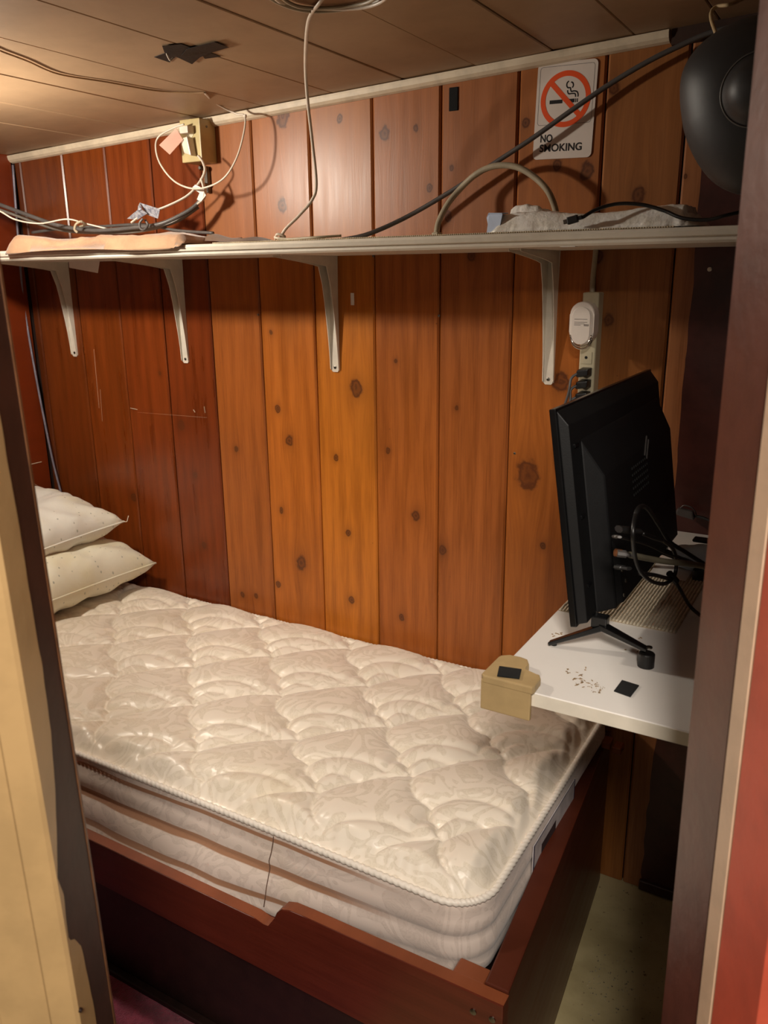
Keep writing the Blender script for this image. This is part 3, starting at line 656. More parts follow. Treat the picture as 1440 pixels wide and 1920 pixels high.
# outlet box
A = W(335, 213, 1.764); C2 = W(378, 302, 1.764)
bx0, bx1 = A.x, W(373, 215, 1.764).x; bz1 = min(A.z, zc(A.x)-.004); bz0 = C2.z
ob = thing('outlet_box', ((bx0+bx1)/2, 1.79, bz0), 'cream metal surface outlet box under the ceiling, white plug in it', 'outlet')
B().box((bx0, 1.764, bz0), (bx1, YW-.0005, bz1-.002), .003, 2).build('box_body', M_boxp, ob)
cx = (bx0+bx1)/2; 
for dz in (.28, .66):
    z = bz0+(bz1-bz0)*dz; B().lathe([(.0125, 0), (.0125, .0012)], (cx, 1.764, z), (0, -1, 0), 20).build('socket_face', M_ivory, ob)
zp_ = bz0+(bz1-bz0)*.70
B().box((cx-.013, 1.738, zp_-.008), (cx+.016, 1.7635, zp_+.010), .003, 2).build('plug', M_whitec, ob)
B().hexa([Vector(v) for v in ((cx-.006, 1.742, bz0+.020), (cx+.018, 1.742, bz0+.012), (cx+.018, 1.7635, bz0+.012), (cx-.006, 1.7635, bz0+.020), (cx-.012, 1.738, zp_-.020), (cx+.012, 1.738, zp_-.016), (cx+.012, 1.7635, zp_-.016), (cx-.012, 1.7635, zp_-.020))], .003, 2).build('plug', M_whitec, ob)
B().lathe([(.003, 0), (.003, .0015)], (bx1, 1.79, bz1-.02), (1, 0, 0), 8).build('screw', M_steel, ob)
# clear plug tag
M_clear = mat('cloudy_clear_plastic', srgb(236, 190, 170), .25, var=.03, bump=0, alpha=.55)
tg = [W(330, 240, 1.735), W(343, 262, 1.735), W(318, 290, 1.722), W(298, 272, 1.722)]
B().prism(tg, (0, .0015, 0), .0004).build('clear_plug_tag', M_clear, ob)
# latch below the box
lt = W(380, 320, 1.80); la = thing('door_hasp', lt, 'small dull metal hasp on the wall right below the outlet box', 'hasp')
B().box((lt.x-.006, 1.81, lt.z-.055), (lt.x+.006, YW-.0005, lt.z+.012), .001).build('plate', M_steel, la)
B().lathe([(.006, 0), (.006, .02), (.004, .024)], (lt.x, YW-.012, lt.z+.006), (0, -1, 0), 12).build('pin', M_steel, la)
B().lathe([(.005, 0), (.005, .018)], (lt.x+.002, YW-.012, lt.z-.035), (0, -1, 0), 12).build('pin', M_steel, la)

# cables on the left of the shelf
def P(px, py, y): return W(px, py, y)
e1 = thing('extension_cord', P(300, 425, 1.66), 'bundled grey extension cord lying behind the tan cloth on the shelf', 'cord')
cord('cable', [P(-60, 362, 1.60), P(-10, 380, 1.62), P(60, 406, 1.64), P(115, 424, 1.66), P(180, 432, 1.68), P(250, 427, 1.69), P(300, 420, 1.70), P(345, 400, 1.73), P(370, 382, 1.75), P(382, 362, 1.755)], .0056, M_dgrayc, e1)
cord('cable', [P(-60, 375, 1.64), P(20, 400, 1.66), P(110, 430, 1.69), P(200, 436, 1.70), P(268, 432, 1.71), P(330, 415, 1.735), P(372, 388, 1.76)], .005, M_grayc, e1)
cord('cable', [P(60, 436, 1.71), P(120, 428, 1.72), P(200, 424, 1.73), P(270, 421, 1.73), P(330, 432, 1.72), P(400, 437, 1.71)], .004, M_dgrayc, e1)
cord('tie', [P(268, 410, 1.66), P(262, 418, 1.655), P(263, 428, 1.655), P(270, 431, 1.66), P(277, 422, 1.67), P(272, 412, 1.67)], .0032, M_dgrayc, e1)
cord('tie', [P(152, 415, 1.64), P(143, 420, 1.635), P(140, 430, 1.635), P(145, 436, 1.64)], .0034, M_beigec, e1)
cord('tie', [P(152, 415, 1.64), P(160, 421, 1.66), P(150, 425, 1.68)], .0034, M_beigec, e1)
e2 = thing('white_extension_cord', P(360, 360, 1.74), 'white flat cord running from the outlet box plug down behind the cloth', 'cord')
cord('cable', [P(372, 292, 1.752), P(381, 305, 1.745), P(384, 322, 1.742), P(372, 345, 1.745), P(350, 368, 1.74), P(310, 388, 1.72), P(270, 402, 1.70), P(246, 418, 1.68)], .0042, M_whitec, e2, .55)
cord('cable', [P(378, 335, 1.745), P(384, 358, 1.742), P(382, 372, 1.745), P(372, 382, 1.75)], .0062, M_whitec, e2, .5)
cord('cable', [P(-50, 372, 1.55), P(0, 396, 1.56), P(30, 412, 1.58), P(75, 419, 1.60), P(125, 411, 1.63), P(160, 419, 1.66), P(205, 430, 1.69)], .0036, M_whitec, e2, .6)
lab = [P(366, 346, 1.738), P(378, 352, 1.738), P(386, 366, 1.738), P(377, 378, 1.74), P(369, 374, 1.74), P(374, 362, 1.738), P(360, 352, 1.738)]
B().prism(lab, (0, .0008, 0)).build('paper_tag', M_paper, e2)
wt = thing('warning_tag', P(268, 398, 1.70), 'crumpled silver printed warning tag on the cord behind the cloth', 'tag')
M_tagp = mat('printed_silver_tag', srgb(170, 170, 176), .35, vs=120, c2=srgb(92, 96, 112), bump=.1)
B().prism([P(262, 380, 1.69), P(300, 392, 1.69), P(296, 410, 1.70), P(274, 402, 1.70)], (0, .001, 0)).build('tag_flap', M_tagp, wt)
B().prism([P(238, 410, 1.68), P(262, 390, 1.68), P(276, 400, 1.69), P(258, 412, 1.69)], (0, .001, 0)).build('tag_flap', M_tagp, wt)
B().prism([P(262, 380, 1.69), P(266, 392, 1.68), P(258, 396, 1.68), P(259, 386, 1.68)], (0, .001, 0)).build('tag_flap', M_tagp, wt)

# grey cable crossing from shelf to ceiling corner, with its sheen
g = [Vector((W(640, 446, 1.70).x, 1.70, SZ1+.006)), P(690, 439, 1.72), P(760, 408, 1.765), P(840, 362, 1.785), P(930, 304, 1.79), P(1000, 258, 1.79), P(1070, 208, 1.792), P(1140, 160, 1.795), P(1210, 118, 1.795), P(1270, 88, 1.795), P(1330, 62, 1.795), P(1400, 44, 1.795)]
tag(cord('grey_cable', g, .0052, M_dgrayc), 'grey cable stretched diagonally across the no smoking sign to the ceiling', 'cable')
# beige power strip cord, arches above the shelf, drops behind it
yq = 1.765
g = [Vector((W(818, 434, 1.72).x, 1.72, SZ1+.008)), P(822, 418, 1.735), P(838, 385, 1.75), P(862, 355, yq), P(895, 325, yq), P(930, 311, yq), P(968, 313, yq), P(1002, 332, yq), P(1027, 358, yq), P(1040, 388, 1.775), P(1044, 412, 1.78)]
ps = thing('power_strip', W(1105, 640, 1.80), 'ivory power strip hung on the wall below the shelf, black plugs in it', 'power strip')
cord('cord_arch', g, .0066, M_beigec, ps, n=12, seg=10)
B().box((g[0].x-.008, 1.712, SZ1+.0025), (g[0].x+.008, 1.735, SZ1+.016), .002).build('cord_grommet', M_beigec, ps)
cord('cord_drop', [P(1119, 440, 1.812), P(1117, 470, 1.812), P(1112, 520, 1.810), P(1110, 552, 1.806)], .0058, M_beigec, ps)
sx0, sx1 = W(1092, 560, 1.785).x, W(1121, 560, 1.785).x; sz1 = W(1105, 548, 1.79).z; sz0 = sz1-.30
b = B(); b.box((sx0, 1.785, sz0), (sx1+.002, YW-.0005, sz1), .004, 3); b.build('strip_body', M_ivory, ps)
zo = W(1098, 668, 1.785).z
for k, (px, py) in enumerate(((1099, 672),)):
    z = W(px, py, 1.785).z; cx2 = (sx0+sx1)/2-.001
    B().box((cx2-.0125, 1.7838, z-.012), (cx2+.0125, 1.785, z+.014), .0006).build('socket_face', M_ivory, ps)
    B().lathe([(.0032, 0), (.0032, .0006)], (cx2, 1.7838, z+.002), (0, -1, 0), 10).build('ground_hole', M_blackp, ps)
for k, py in enumerate((698, 720, 742)):
    z = W(1098, py, 1.775).z; c0 = (sx0+sx1)/2+.002
    pg = B().hexa([Vector(v) for v in ((c0-.014, 1.752, z-.010), (c0+.010, 1.756, z-.006), (c0+.012, 1.7848, z-.008), (c0-.010, 1.7848, z-.012), (c0-.013, 1.752, z+.006), (c0+.011, 1.756, z+.009), (c0+.012, 1.7848, z+.010), (c0-.010, 1.7848, z+.010))], .003, 2).build('black_plug', M_blackp, ps)
    cord('plug_lead', [Vector((c0-.012, 1.755, z-.002)), Vector((c0-.022, 1.748, z-.012)), Vector((c0-.024+.003*k, 1.742, z-.04)), Vector((c0-.034-.006*k, 1.74, z-.10)), Vector((c0-.02, 1.75, z-.20)), Vector((c0+.02+.01*k, 1.77, EYE-.546)), Vector((c0+.09, 1.74-.01*k, EYE-.546))], .003, M_dgrayc, pg)
# white oval adapter hung on the strip
ad = thing('plug_adapter', W(1092, 620, 1.76), 'white oval plug-in adapter with a label, on the upper part of the power strip', 'adapter')
ac = W(1091, 608, 1.752); M_wp = mat('white_gloss_plastic', srgb(232, 222, 212), .28, var=.02, bump=0)
def oval(cx, cz, w, hh, n=14): return [Vector((cx+w*cos(a), 0, cz+hh+w*sin(a))) for a in [pi*i/n for i in range(n+1)]]+[Vector((cx+w*cos(a), 0, cz-hh+w*sin(a))) for a in [pi+pi*i/n for i in range(n+1)]]
ov = [Vector((v.x, 1.750, v.z)) for v in oval(ac.x, ac.z+.002, .0265, .018)]; B().prism(ov, (0, .034, 0), .004, 3).build('housing', M_wp, ad)
ov = [Vector((v.x, 1.7465, v.z)) for v in oval(ac.x-.001, ac.z-.003, .0195, .0195)]; B().prism(ov, (0, .004, 0), .0015, 2).build('face_pad', M_wp, ad)
ov = [Vector((v.x, 0, v.z)) for v in oval(ac.x, ac.z-.006, .0225, .016)]
arc = [Vector((ac.x+.0225*cos(a), 1.748, ac.z-.022+.0235*sin(a))) for a in [pi*1.0+pi*i/16 for i in range(17)]]
B().tube(arc, .0018, 6).build('chrome_ring', mat('bright_chrome', srgb(220, 214, 205), .15, 1, bump=0), ad, True)
B().tube([v+Vector((0, .006, -.006)) for v in arc], .0022, 6).build('chrome_ring', bpy.data.materials['bright_chrome'], ad, True)
M_ink = mat('grey_label_ink', srgb(110, 100, 94), .6, bump=0)
for k, (dz, w0) in enumerate(((.010, .028), (.004, .028), (.001, .022), (-.002, .014))):
    B().box((ac.x-.015, 1.7462, ac.z+dz), (ac.x-.015+w0, 1.7466, ac.z+dz+.0009)).build('print_line', M_ink, ad)
for k in range(7): B().box((ac.x+.006+k*.0016, 1.7461, ac.z-.0035), (ac.x+.0066+k*.0016+(k % 2)*.0004, 1.7466, ac.z+.0005)).build('barcode_bar', M_ink, ad)

# NO SMOKING sign ---------------------------------------------------------
TL, TR, BLc, BR = W(1008, 118, 1.8222), W(1119, 113, 1.8222), W(1001, 303, 1.8222), W(1112, 291, 1.8222)
so = (TL+TR+BLc+BR)/4; ex = ((TR-TL)+(BR-BLc)).normalized(); ez = ((TL-BLc)+(TR-BR)); ez = (ez-ex*ez.dot(ex)).normalized(); nn = Vector((0, -1, 0))
sw = ((TR-TL).length+(BR-BLc).length)/4; shh = ((TL-BLc).length+(TR-BR).length)/4
sg = thing('no_smoking_sign', so, 'white NO SMOKING sign with a red prohibition circle, on the pine wall', 'sign')
def rrect(w, hh, r, n=5):
    o = []
    for cx_, cy_, a0 in ((w-r, hh-r, 0), (-w+r, hh-r, pi/2), (-w+r, -hh+r, pi), (w-r, -hh+r, 3*pi/2)):
        o += [(cx_+r*cos(a0+pi/2*i/n), cy_+r*sin(a0+pi/2*i/n)) for i in range(n+1)]
    return o
SP = lambda uv, d=0: so+ex*uv[0]+ez*uv[1]+nn*d
B().prism([SP(u) for u in rrect(sw, shh, .009)], nn*.0014, .0004).build('plate', mat('white_sign_plastic', srgb(226, 214, 204), .3, var=.02, bump=0), sg)
M_ro = mat('red_orange_print', srgb(236, 84, 28), .4, var=.02, bump=0); M_bk = mat('black_print', srgb(24, 22, 24), .4, bump=0)
so2 = so+nn*.0014; cc = (.0, .022); RR = .0485
circ = [(cc[0]+RR*cos(2*pi*i/64), cc[1]+RR*sin(2*pi*i/64)) for i in range(64)]
ribbon(circ, .0105, so2, ex, ez, nn, M_ro, sg, 'prohibition_ring', .0004, True)
a = radians(135); ribbon([(cc[0]+RR*cos(a), cc[1]+RR*sin(a)), cc, (cc[0]-RR*cos(a), cc[1]-RR*sin(a))], .0105, so2, ex, ez, nn, M_ro, sg, 'slash_bar', .00035)
b0 = (cc[0], cc[1]-.008)
for x0_, x1_ in ((-.034, -.006), (.008, .020), (.0215, .0235), (.025, .027)):
    ribbon([(x0_, b0[1]+.004), (x1_, b0[1]+.004)], .0072, so2, ex, ez, nn, M_bk, sg, 'cigarette_bar', .0002)
s1 = [(.0265, .0085), (.0265, .013), (.024, .018), (.018, .020), (.012, .0195), (.010, .023), (.009, .0265), (.004, .027), (.001, .031), (.0015, .036), (.005, .0395)]
s2 = [(.0215, .0085), (.0212, .0125), (.019, .0150), (.013, .0155), (.0065, .0155), (.004, .019), (.0035, .0225)]
s3 = [(.013, .0265), (.015, .030), (.014, .035), (.010, .0375)]
for s_ in (s1, s2, s3):
    pts = [(q.x, q.y) for q in cr([Vector((u, v+b0[1]+.002, 0)) for u, v in s_], 5)]
    ribbon(pts, .0027, so2, ex, ez, nn, M_bk, sg, 'smoke_curl', .0002)
fr = rrect(sw-.006, .0555, .006); fr = [(u, v+shh-.0625) for u, v in fr]; ribbon(fr, .0008, so2, ex, ez, nn, M_ink, sg, 'thin_frame', .00015, True)
mt = Matrix((ex, ez, nn)).transposed().to_4x4()
for txt, dy, wd_ in (('NO', -.0585, .0275), ('SMOKING', -.0775, .093)):
    mt.translation = SP((-.0500, dy), .0016); text_mesh(txt, .0205, mt, M_bk, sg, 'lettering', bold=.00045, fit=wd_)
# black patch on the wall
p = W(851, 186); tag(B().box((p.x-.011, YW-.003, p.z-.024), (p.x+.011, YW-.0002, p.z+.024), .001).build('hook_and_loop_patch', M_felt), 'small black hook-and-loop patch stuck high on the pine wall', 'patch')

# plastic bag, blue paper, lead ------------------------------------------
def lumpy(name, x0, x1, y0, y1, hf, m, parent, seed, nu=60, nv=20, amp=.006, zb=None):
    zb = SZ1+.0024 if zb is None else zb
    b = B()
    def f_(u, v):
        x = x0+(x1-x0)*u; y = y0+(y1-y0)*v; e = min(1, sin(pi*min(max(v, 0), 1))*1.6)*min(1, u/.04, (1-u)/.06)
        n = noise.noise(Vector((x*26+seed, y*26, seed)))*.7+abs(noise.noise(Vector((x*60, y*60, seed*2))))*.6
        return Vector((x+.004*n, y+.006*n*(1-e), zb+max(0, hf(u)*e+amp*n*e)))
    g1 = [[b.bm.verts.new(f_(i/nu, j/nv)) for j in range(nv+1)] for i in range(nu+1)]
    for i in range(nu):
        for j in range(nv): b.bm.faces.new((g1[i][j], g1[i+1][j], g1[i+1][j+1], g1[i][j+1]))
    lowv = {}
    bd = [(i, 0) for i in range(nu)]+[(nu, j) for j in range(nv)]+[(i, nv) for i in range(nu, 0, -1)]+[(0, j) for j in range(nv, 0, -1)]
    lo = [b.bm.verts.new(Vector((g1[i][j].co.x, g1[i][j].co.y, zb))) for i, j in bd]
    for k in range(len(bd)):
        k2 = (k+1) % len(bd); b.bm.faces.new((g1[bd[k][0]][bd[k][1]], g1[bd[k2][0]][bd[k2][1]], lo[k2], lo[k]))
    b.bm.faces.new(lo)
    bmesh.ops.remove_doubles(b.bm, verts=b.bm.verts, dist=1e-5)
    return b.build(name, m, parent, True)
def m_bag():
    t = NT('thin_white_plastic_film'); co = t.coord(); t.set(col=t.mix(t.ss(t.noise(co, 30, 4), .4, .7), srgb(252, 250, 244), srgb(236, 232, 220)), rough=.28, spec=.6)
    t.bump(t.noise(co, 40, 4, .6), .5, .006); return t.m
MB = m_bag()
bg = thing('plastic_bag', (-.48, 1.62, SZ1), 'crumpled white plastic bag lying along the right half of the shelf', 'bag')
xa_, xb_ = W(928, 415, 1.58).x, W(1318, 415, 1.58).x
lumpy('bag_body', xa_, xb_, 1.545, 1.70, lambda u: .033+.004*sin(9*u)-(.012 if u > .93 else 0), MB, bg, 1.7, nu=90, amp=.0035)
lumpy('bag_top', xa_+.008, xa_+.115, 1.60, 1.72, lambda u: .052*sin(pi*min(1, .25+u*.75))**.6, MB, bg, 4.2, nu=40, amp=.010)
bp = W(905, 400, 1.58)
o = B(); M_blue = mat('pale_blue_paper', srgb(176, 190, 214), .6, var=.04)
z0 = SZ1+.0026; x_ = bp.x
o.prism([Vector((x_+.018, 1.56, z0)), Vector((x_+.045, 1.556, z0)), Vector((x_+.050, 1.56, z0+.034)), Vector((x_+.020, 1.566, z0+.036))], (0, .003, 0))
o.prism([Vector((x_+.018, 1.56, z0)), Vector((x_+.020, 1.566, z0+.036)), Vector((x_+.0, 1.600, z0+.030)), Vector((x_+.008, 1.598, z0))], (.001, .003, 0))
o.prism([Vector((x_+.020, 1.563, z0+.036)), Vector((x_+.050, 1.558, z0+.034)), Vector((x_+.046, 1.60, z0+.037)), Vector((x_+.0, 1.600, z0+.030))], (0, 0, .0015))
tag(o.build('folded_paper', M_blue), 'pale blue folded paper beside the left end of the plastic bag', 'paper')
lc = thing('charging_lead', (-.42, 1.545, SZ1), 'black charging lead with a metal tip lying in front of the plastic bag', 'cable')
zt_ = SZ1+.012; u_ = [P(1092, 408, 1.535), P(1120, 392, 1.545), P(1160, 382, 1.555), P(1205, 384, 1.56), P(1245, 395, 1.555), P(1280, 409, 1.545), P(1325, 412, 1.54), P(1360, 404, 1.54), P(1420, 390, 1.56)]
cord('cable', u_, .0032, M_blackc, lc, n=10)
d_ = (P(1060, 415, 1.53)-P(1092, 406, 1.53)).normalized(); s0 = P(1092, 407, 1.534); sd = Vector((0, 1, 0)); up_ = d_.cross(sd).normalized()
def obox(c, d, s, u, L, w, hh, bev): 
    return B().hexa([c+s*a*w+u*b_*hh for a, b_ in ((-1, -1), (1, -1), (1, 1), (-1, 1))]+[c+d*L+s*a*w+u*b_*hh for a, b_ in ((-1, -1), (1, -1), (1, 1), (-1, 1))], bev, 2)
obox(s0, d_, sd, up_, .008, .003, .0035, .001).build('strain_relief', M_blackp, lc)
obox(s0+d_*.008, d_, sd, up_, .020, .0045, .0065, .0018).build('plug_body', M_blackp, lc)
obox(s0+d_*.028, d_, sd, up_, .007, .0032, .0038, .0004).build('plug_tip', M_steel, lc)

# fan housing in the upper right corner ---------------------------------------
fc = W(1424, 172, 1.36); fn_ = thing('fan', fc, 'black plastic fan housing with a round hub, up in the right corner by the ceiling', 'fan')
rk = [(-180, .128), (-152, .132), (-140, .135), (-122, .150), (-100, .172), (-80, .175), (-58, .152), (-40, .136), (0, .130), (45, .138), (70, .132), (93, .134), (110, .140), (133, .145), (152, .150), (166, .140), (180, .128)]
def rad(a): return sum(rad_(a+d) for d in (-14, -7, 0, 7, 14))/5
def rad_(a):
    a = (a+180) % 360-180
    for (a0, r_0), (a1, r_1) in zip(rk, rk[1:]):
        if a0 <= a <= a1: t = (a-a0)/(a1-a0); return r_0+(r_1-r_0)*t
fN = Vector((-.35, -1, -.18)).normalized(); fE = Vector((1, 0, 0)); fU = Vector((0, 0, 1))
b = B(); rings = []; profd = [(.93, -.075), (.99, -.045), (1.0, -.035), (.985, -.027), (.93, -.017), (.84, -.006), (.72, .004), (.58, .012), (.44, .0165), (.30, .018)]
for f_, d_ in profd:
    rings.append([b.bm.verts.new(fc+(fE*cos(2*pi*k/96)*.86+fU*sin(2*pi*k/96)*.78)*rad(360*k/96)*f_+Vector((0, -1, 0))*d_) for k in range(96)])
for i in range(len(rings)-1):
    for k in range(96): b.bm.faces.new((rings[i][k], rings[i][(k+1) % 96], rings[i+1][(k+1) % 96], rings[i+1][k]))
b.bm.faces.new(rings[0]); b.bm.faces.new(rings[-1]); b.build('shroud', mat('fan_black_plastic', srgb(40, 40, 41), .5, var=.08, bump=.05), fn_, True)
B().lathe([(.047, 0), (.047, .006), (.045, .009), (.042, .012), (.038, .022), (.030, .032), (.018, .039), (.0, .041)], fc+Vector((0, -.013, 0)), (0, -1, 0), 48).build('motor_hub', bpy.data.materials['fan_black_plastic'], fn_, True)
B().tube([fc+Vector((.048*cos(a), -.019, .048*sin(a))) for a in [2*pi*i/48 for i in range(49)]], .0014, 6).build('hub_rim', mat('grey_edge', srgb(90, 88, 84), .4), fn_, True)
B().box((fc.x-.03, 1.43, fc.z-.03), (fc.x+.03, YW-.003, fc.z+.03), .004).build('wall_arm', M_blackp, fn_)
w2 = [below(onc(1400, -10), .004), W(1370, 8, 1.62), W(1345, 12, 1.63), W(1334, 22, 1.62), W(1334, 38, 1.60), W(1342, 62, 1.56)]
tag(cord('lamp_wire', w2, .003, mat('old_beige_wire', srgb(196, 170, 128), .6)), 'short frayed beige wire hanging from the ceiling above the black fan', 'wire')
# metal conduit / wire down the left corner
g = [Vector((XL+.012, YW-.012, EYE+.34)), P(38, 500, 1.80), P(46, 580, 1.80), P(70, 720, 1.80), P(98, 860, 1.80), P(122, 960, 1.80), Vector((XL+.04, 1.80, .62))]
tag(cord('corner_wire', g, .0036, mat('blue_grey_wire', srgb(130, 126, 140), .4)), 'thin blue-grey wire running down the left wall corner behind the pillows', 'wire')

# ================================================================== DESK
DZ = EYE-.55; DXL = -.409; DY0 = .972
dk = thing('desk', (-.15, 1.4, DZ-.021), 'white laminate desk shelf at the foot of the bed, black screen on it', 'desk')
M_desk = mat('white_laminate', srgb(232, 228, 222), .30, var=.02, vs=6, bump=.03)
B().box((DXL, DY0, DZ-.021), (XR-.001, YW-.003, DZ), .0012).build('worktop', M_desk, dk)
B().box((DXL+.001, DY0-.0012, DZ-.0195), (XR-.002, DY0-.0001, DZ-.0012)).build('edge_band', M_white, dk)
B().box((DXL+.03, YW-.03, DZ-.055), (XR-.02, YW-.003, DZ-.0215)).build('support_batten', M_brown, dk)
B().box((XR-.03, DY0+.02, DZ-.055), (XR-.002, YW-.04, DZ-.0215)).build('support_batten', M_brown, dk)
# dried glue + crumbs
b = B(); rn = random.Random(5)
for i in range(46):
    t = rn.random(); p = Z(1078+t*52+rn.gauss(0, 3), 1274+t*18+rn.gauss(0, 5), DZ); s = rn.uniform(.0006, .0022)*(1.3-t)
    a = rn.uniform(0, pi); dv = Vector((cos(a), sin(a), 0))*s*2.0; pv = Vector((-sin(a), cos(a), 0))*s*.6
    b.prism([p+dv, p+pv, p-dv, p-pv], (0, 0, .0006))
for px, py in ((1040, 1192), (1047, 1190), (1052, 1188), (1066, 1256), (1066, 1262), (1098, 1252), (1201, 1197), (1174, 1216), (1193, 1222), (1128, 1297), (1124, 1296)):
    for _ in range(3):
        p = Z(px+rn.gauss(0, 2), py+rn.gauss(0, 2), DZ); s = rn.uniform(.0006, .0018); b.prism([p+Vector((s, 0, 0)), p+Vector((0, s, 0)), p-Vector((s, 0, 0)), p-Vector((0, s*.7, 0))], (0, 0, .0008))
cmb = b.build('desk_crumbs', mat('brown_glue_crumbs', srgb(150, 122, 86), .7)); tag(cmb, 'brown crumbs and dried glue flakes scattered on the white desk', 'crumbs', kind='stuff')
# felt square
c4 = [Z(*q, DZ) for q in ((1151, 1297), (1182, 1308), (1198, 1287), (1166, 1277))]
tag(B().prism(c4, (0, 0, .0022), .0004).build('felt_square', M_felt), 'black square felt pad lying on the white desk near its front edge', 'felt pad')
# tan corner guard
cg = thing('corner_guard', (DXL, DY0, DZ), 'tan plastic corner guard clipped over the front left desk corner', 'corner guard')
M_tan = mat('tan_rubbery_plastic', srgb(178, 152, 108), .5, var=.07, vs=18, bump=.1)
GX0, GX1, GY0, GY1, GZ0, GZ1 = DXL-.008, DXL+.068, DY0-.009, DY0+.062, DZ-.040, DZ+.012
B().box((GX0+.0006, GY0+.0005, GZ0), (GX1-.002, DY0-.0015, GZ1-.006), .0018, 2).build('front_lip', M_tan, cg)
B().box((GX0+.0006, DY0-.001, GZ0+.004), (DXL-.0012, GY1, GZ1-.006), .0018, 2).build('side_lip', M_tan, cg)
cap = [(GX0+.004, GY0), (GX1, GY0), (GX1+.002, GY0+.006), (GX1+.001, DY0+.022), (GX1-.004, DY0+.031), (GX1-.020, DY0+.032), (GX1-.029, DY0+.035), (GX1-.031, DY0+.042), (GX1-.029, DY0+.056), (GX1-.036, GY1+.006), (GX1-.048, GY1+.009), (GX0+.012, GY1+.008), (GX0+.002, GY1), (GX0, GY1-.006), (GX0, GY0+.004)]
B().prism([Vector((x, y, DZ+.0006)) for x, y in cap], (0, 0, GZ1-DZ), .0022, 2).build('top_cap', M_tan, cg)
c4 = [Z(*q, GZ1+.0012) for q in ((932, 1269), (974, 1274), (978, 1257), (936, 1251))]
tag(B().prism(c4, (0, 0, .0025), .0006).build('hook_and_loop_strip', M_felt), 'black fuzzy strip stuck on top of the tan corner guard', 'fastener strip')

# TV -------------------------------------------------------------------------
tilt = radians(8.6); O = Vector((-.339, 1.112, EYE-.507)); tw_ = Vector((0, 1, 0)); tu = Vector((-sin(tilt), 0, cos(tilt))); tn = Vector((cos(tilt), 0, sin(tilt)))
TW, TH = .560, .325
T = lambda a, b_, c_: O+tw_*a+tu*b_+tn*c_
M_tvb = mat('screen_back_plastic', srgb(15, 15, 16), .5, var=.1, bump=.06, bs=400, spec=.35)
tv = thing('television', (-.30, 1.35, DZ), 'black flat-screen television seen from behind, standing on the white desk', 'television')
def frus(a0, a1, b0, b1, c0, c1, ins, m, nm, bev=.002, par=tv, insx=None):
    ia0, ia1, ib0, ib1 = insx if insx else (ins, ins, ins, ins)
    return B().hexa([T(a0, b0, c0), T(a1, b0, c0), T(a1, b1, c0), T(a0, b1, c0), T(a0+ia0, b0+ib0, c1), T(a1-ia1, b0+ib0, c1), T(a1-ia1, b1-ib1, c1), T(a0+ia0, b1-ib1, c1)], bev, 2).build(nm, m, par)
frus(0, TW, 0, TH, 0, .010, 0, M_blackg, 'front_bezel', .0015)
frus(.008, TW-.008, .012, TH-.008, -.0006, .0001, 0, mat('dark_screen_glass', srgb(8, 8, 10), .08, bump=0), 'screen', 0)
frus(.004, TW-.004, .003, TH-.003, .010, .024, 0, M_tvb, 'back_panel', .0015, insx=(.004, .004, .002, .022))
frus(.052, TW-.030, .004, TH-.052, .024, .050, 0, M_tvb, 'rear_housing', .003, insx=(.020, .020, .002, .060))
frus(.075, TW-.075, .010, .115, .049, .058, 0, M_tvb, 'rear_block', .002, insx=(.010, .012, .002, .02))
for b_ in (.055, .16, .265): frus(.022, .040, b_, b_+.005, .0225, .0262, 0, M_blackg, 'clip', .0006)
b = B()
for i in range(9):
    for j in range(5): 
        c = T(.22+i*.012, .15+j*.011, .0475); b.hexa([c+tw_*s*.0035+tu*t*.002+tn*d for d in (0, .004) for s, t in ((-1, -1), (1, -1), (1, 1), (-1, 1))])
gr_ = b.build('vent_slots', mat('vent_black', srgb(6, 6, 6), .6), tv); gr_['kind'] = 'stuff'
for (a, b_) in ((.30, .20), (.311, .192)): B().tube([T(a, b_, .051), T(a+.022, b_+.03, .0511)], .0012, 4).build('logo_stroke', M_dgrayc, tv)
for (a, b_) in ((.085, .052), (.085, .012), (.10, .03)): B().lathe([(.0035, 0), (.0035, .0015), (.001, .002)], T(a, b_+.012, .0585), tn, 10).build('screw', M_steel, tv)
# V feet, near one visible; rear toes stand on round risers
def foot(yc):
    f_ = B(); apex = Vector((-.302, yc+.018, EYE-.512)); toeL = Vector((-.374, yc-.010, DZ+.004)); toeR = Vector((-.229, yc-.008, DZ+.026))
    def arm(a, c, w0, w1):
        d = (c-a).normalized(); s = Vector((0, 1, 0)); u = s.cross(d).normalized()
        f_.hexa([a+s*x*w0+u*z*.0045 for x, z in ((-1, -1), (1, -1), (1, 1), (-1, 1))]+[c+s*x*w1+u*z*.0028 for x, z in ((-1, -1), (1, -1), (1, 1), (-1, 1))], .0012, 2)
    arm(apex+Vector((.004, 0, 0)), toeL, .010, .006); arm(apex-Vector((.004, 0, 0)), toeR, .010, .006)
    f_.box((apex.x-.016, apex.y-.009, apex.z-.003), (apex.x+.008, apex.y+.009, apex.z+.016), .002, 2)
    o = f_.build('stand_leg', M_blackg, tv)
    B().lathe([(.0045, 0), (.0045, .004), (.003, .006)], toeL+Vector((.006, .004, -.0035)), (0, 0, 1), 10).build('toe_pad', M_blackp, o)
    r_ = thing('foot_riser', (toeR.x, toeR.y, DZ), 'black round riser under the near television foot' if yc < 1.3 else 'black round riser under the far television foot, hidden by the screen', 'riser')
    B().lathe([(.0118, 0), (.0118, .0195), (.0105, .021), (.006, .021), (.006, .0205)], (toeR.x, toeR.y, DZ), (0, 0, 1), 24).build('cylinder', M_blackp, r_, False)
    B().lathe([(.005, 0), (.005, .0018), (.002, .0025)], (toeR.x+.002, toeR.y+.002, DZ+.0285), (0, 0, 1), 12).build('screw_head', M_steel, r_)
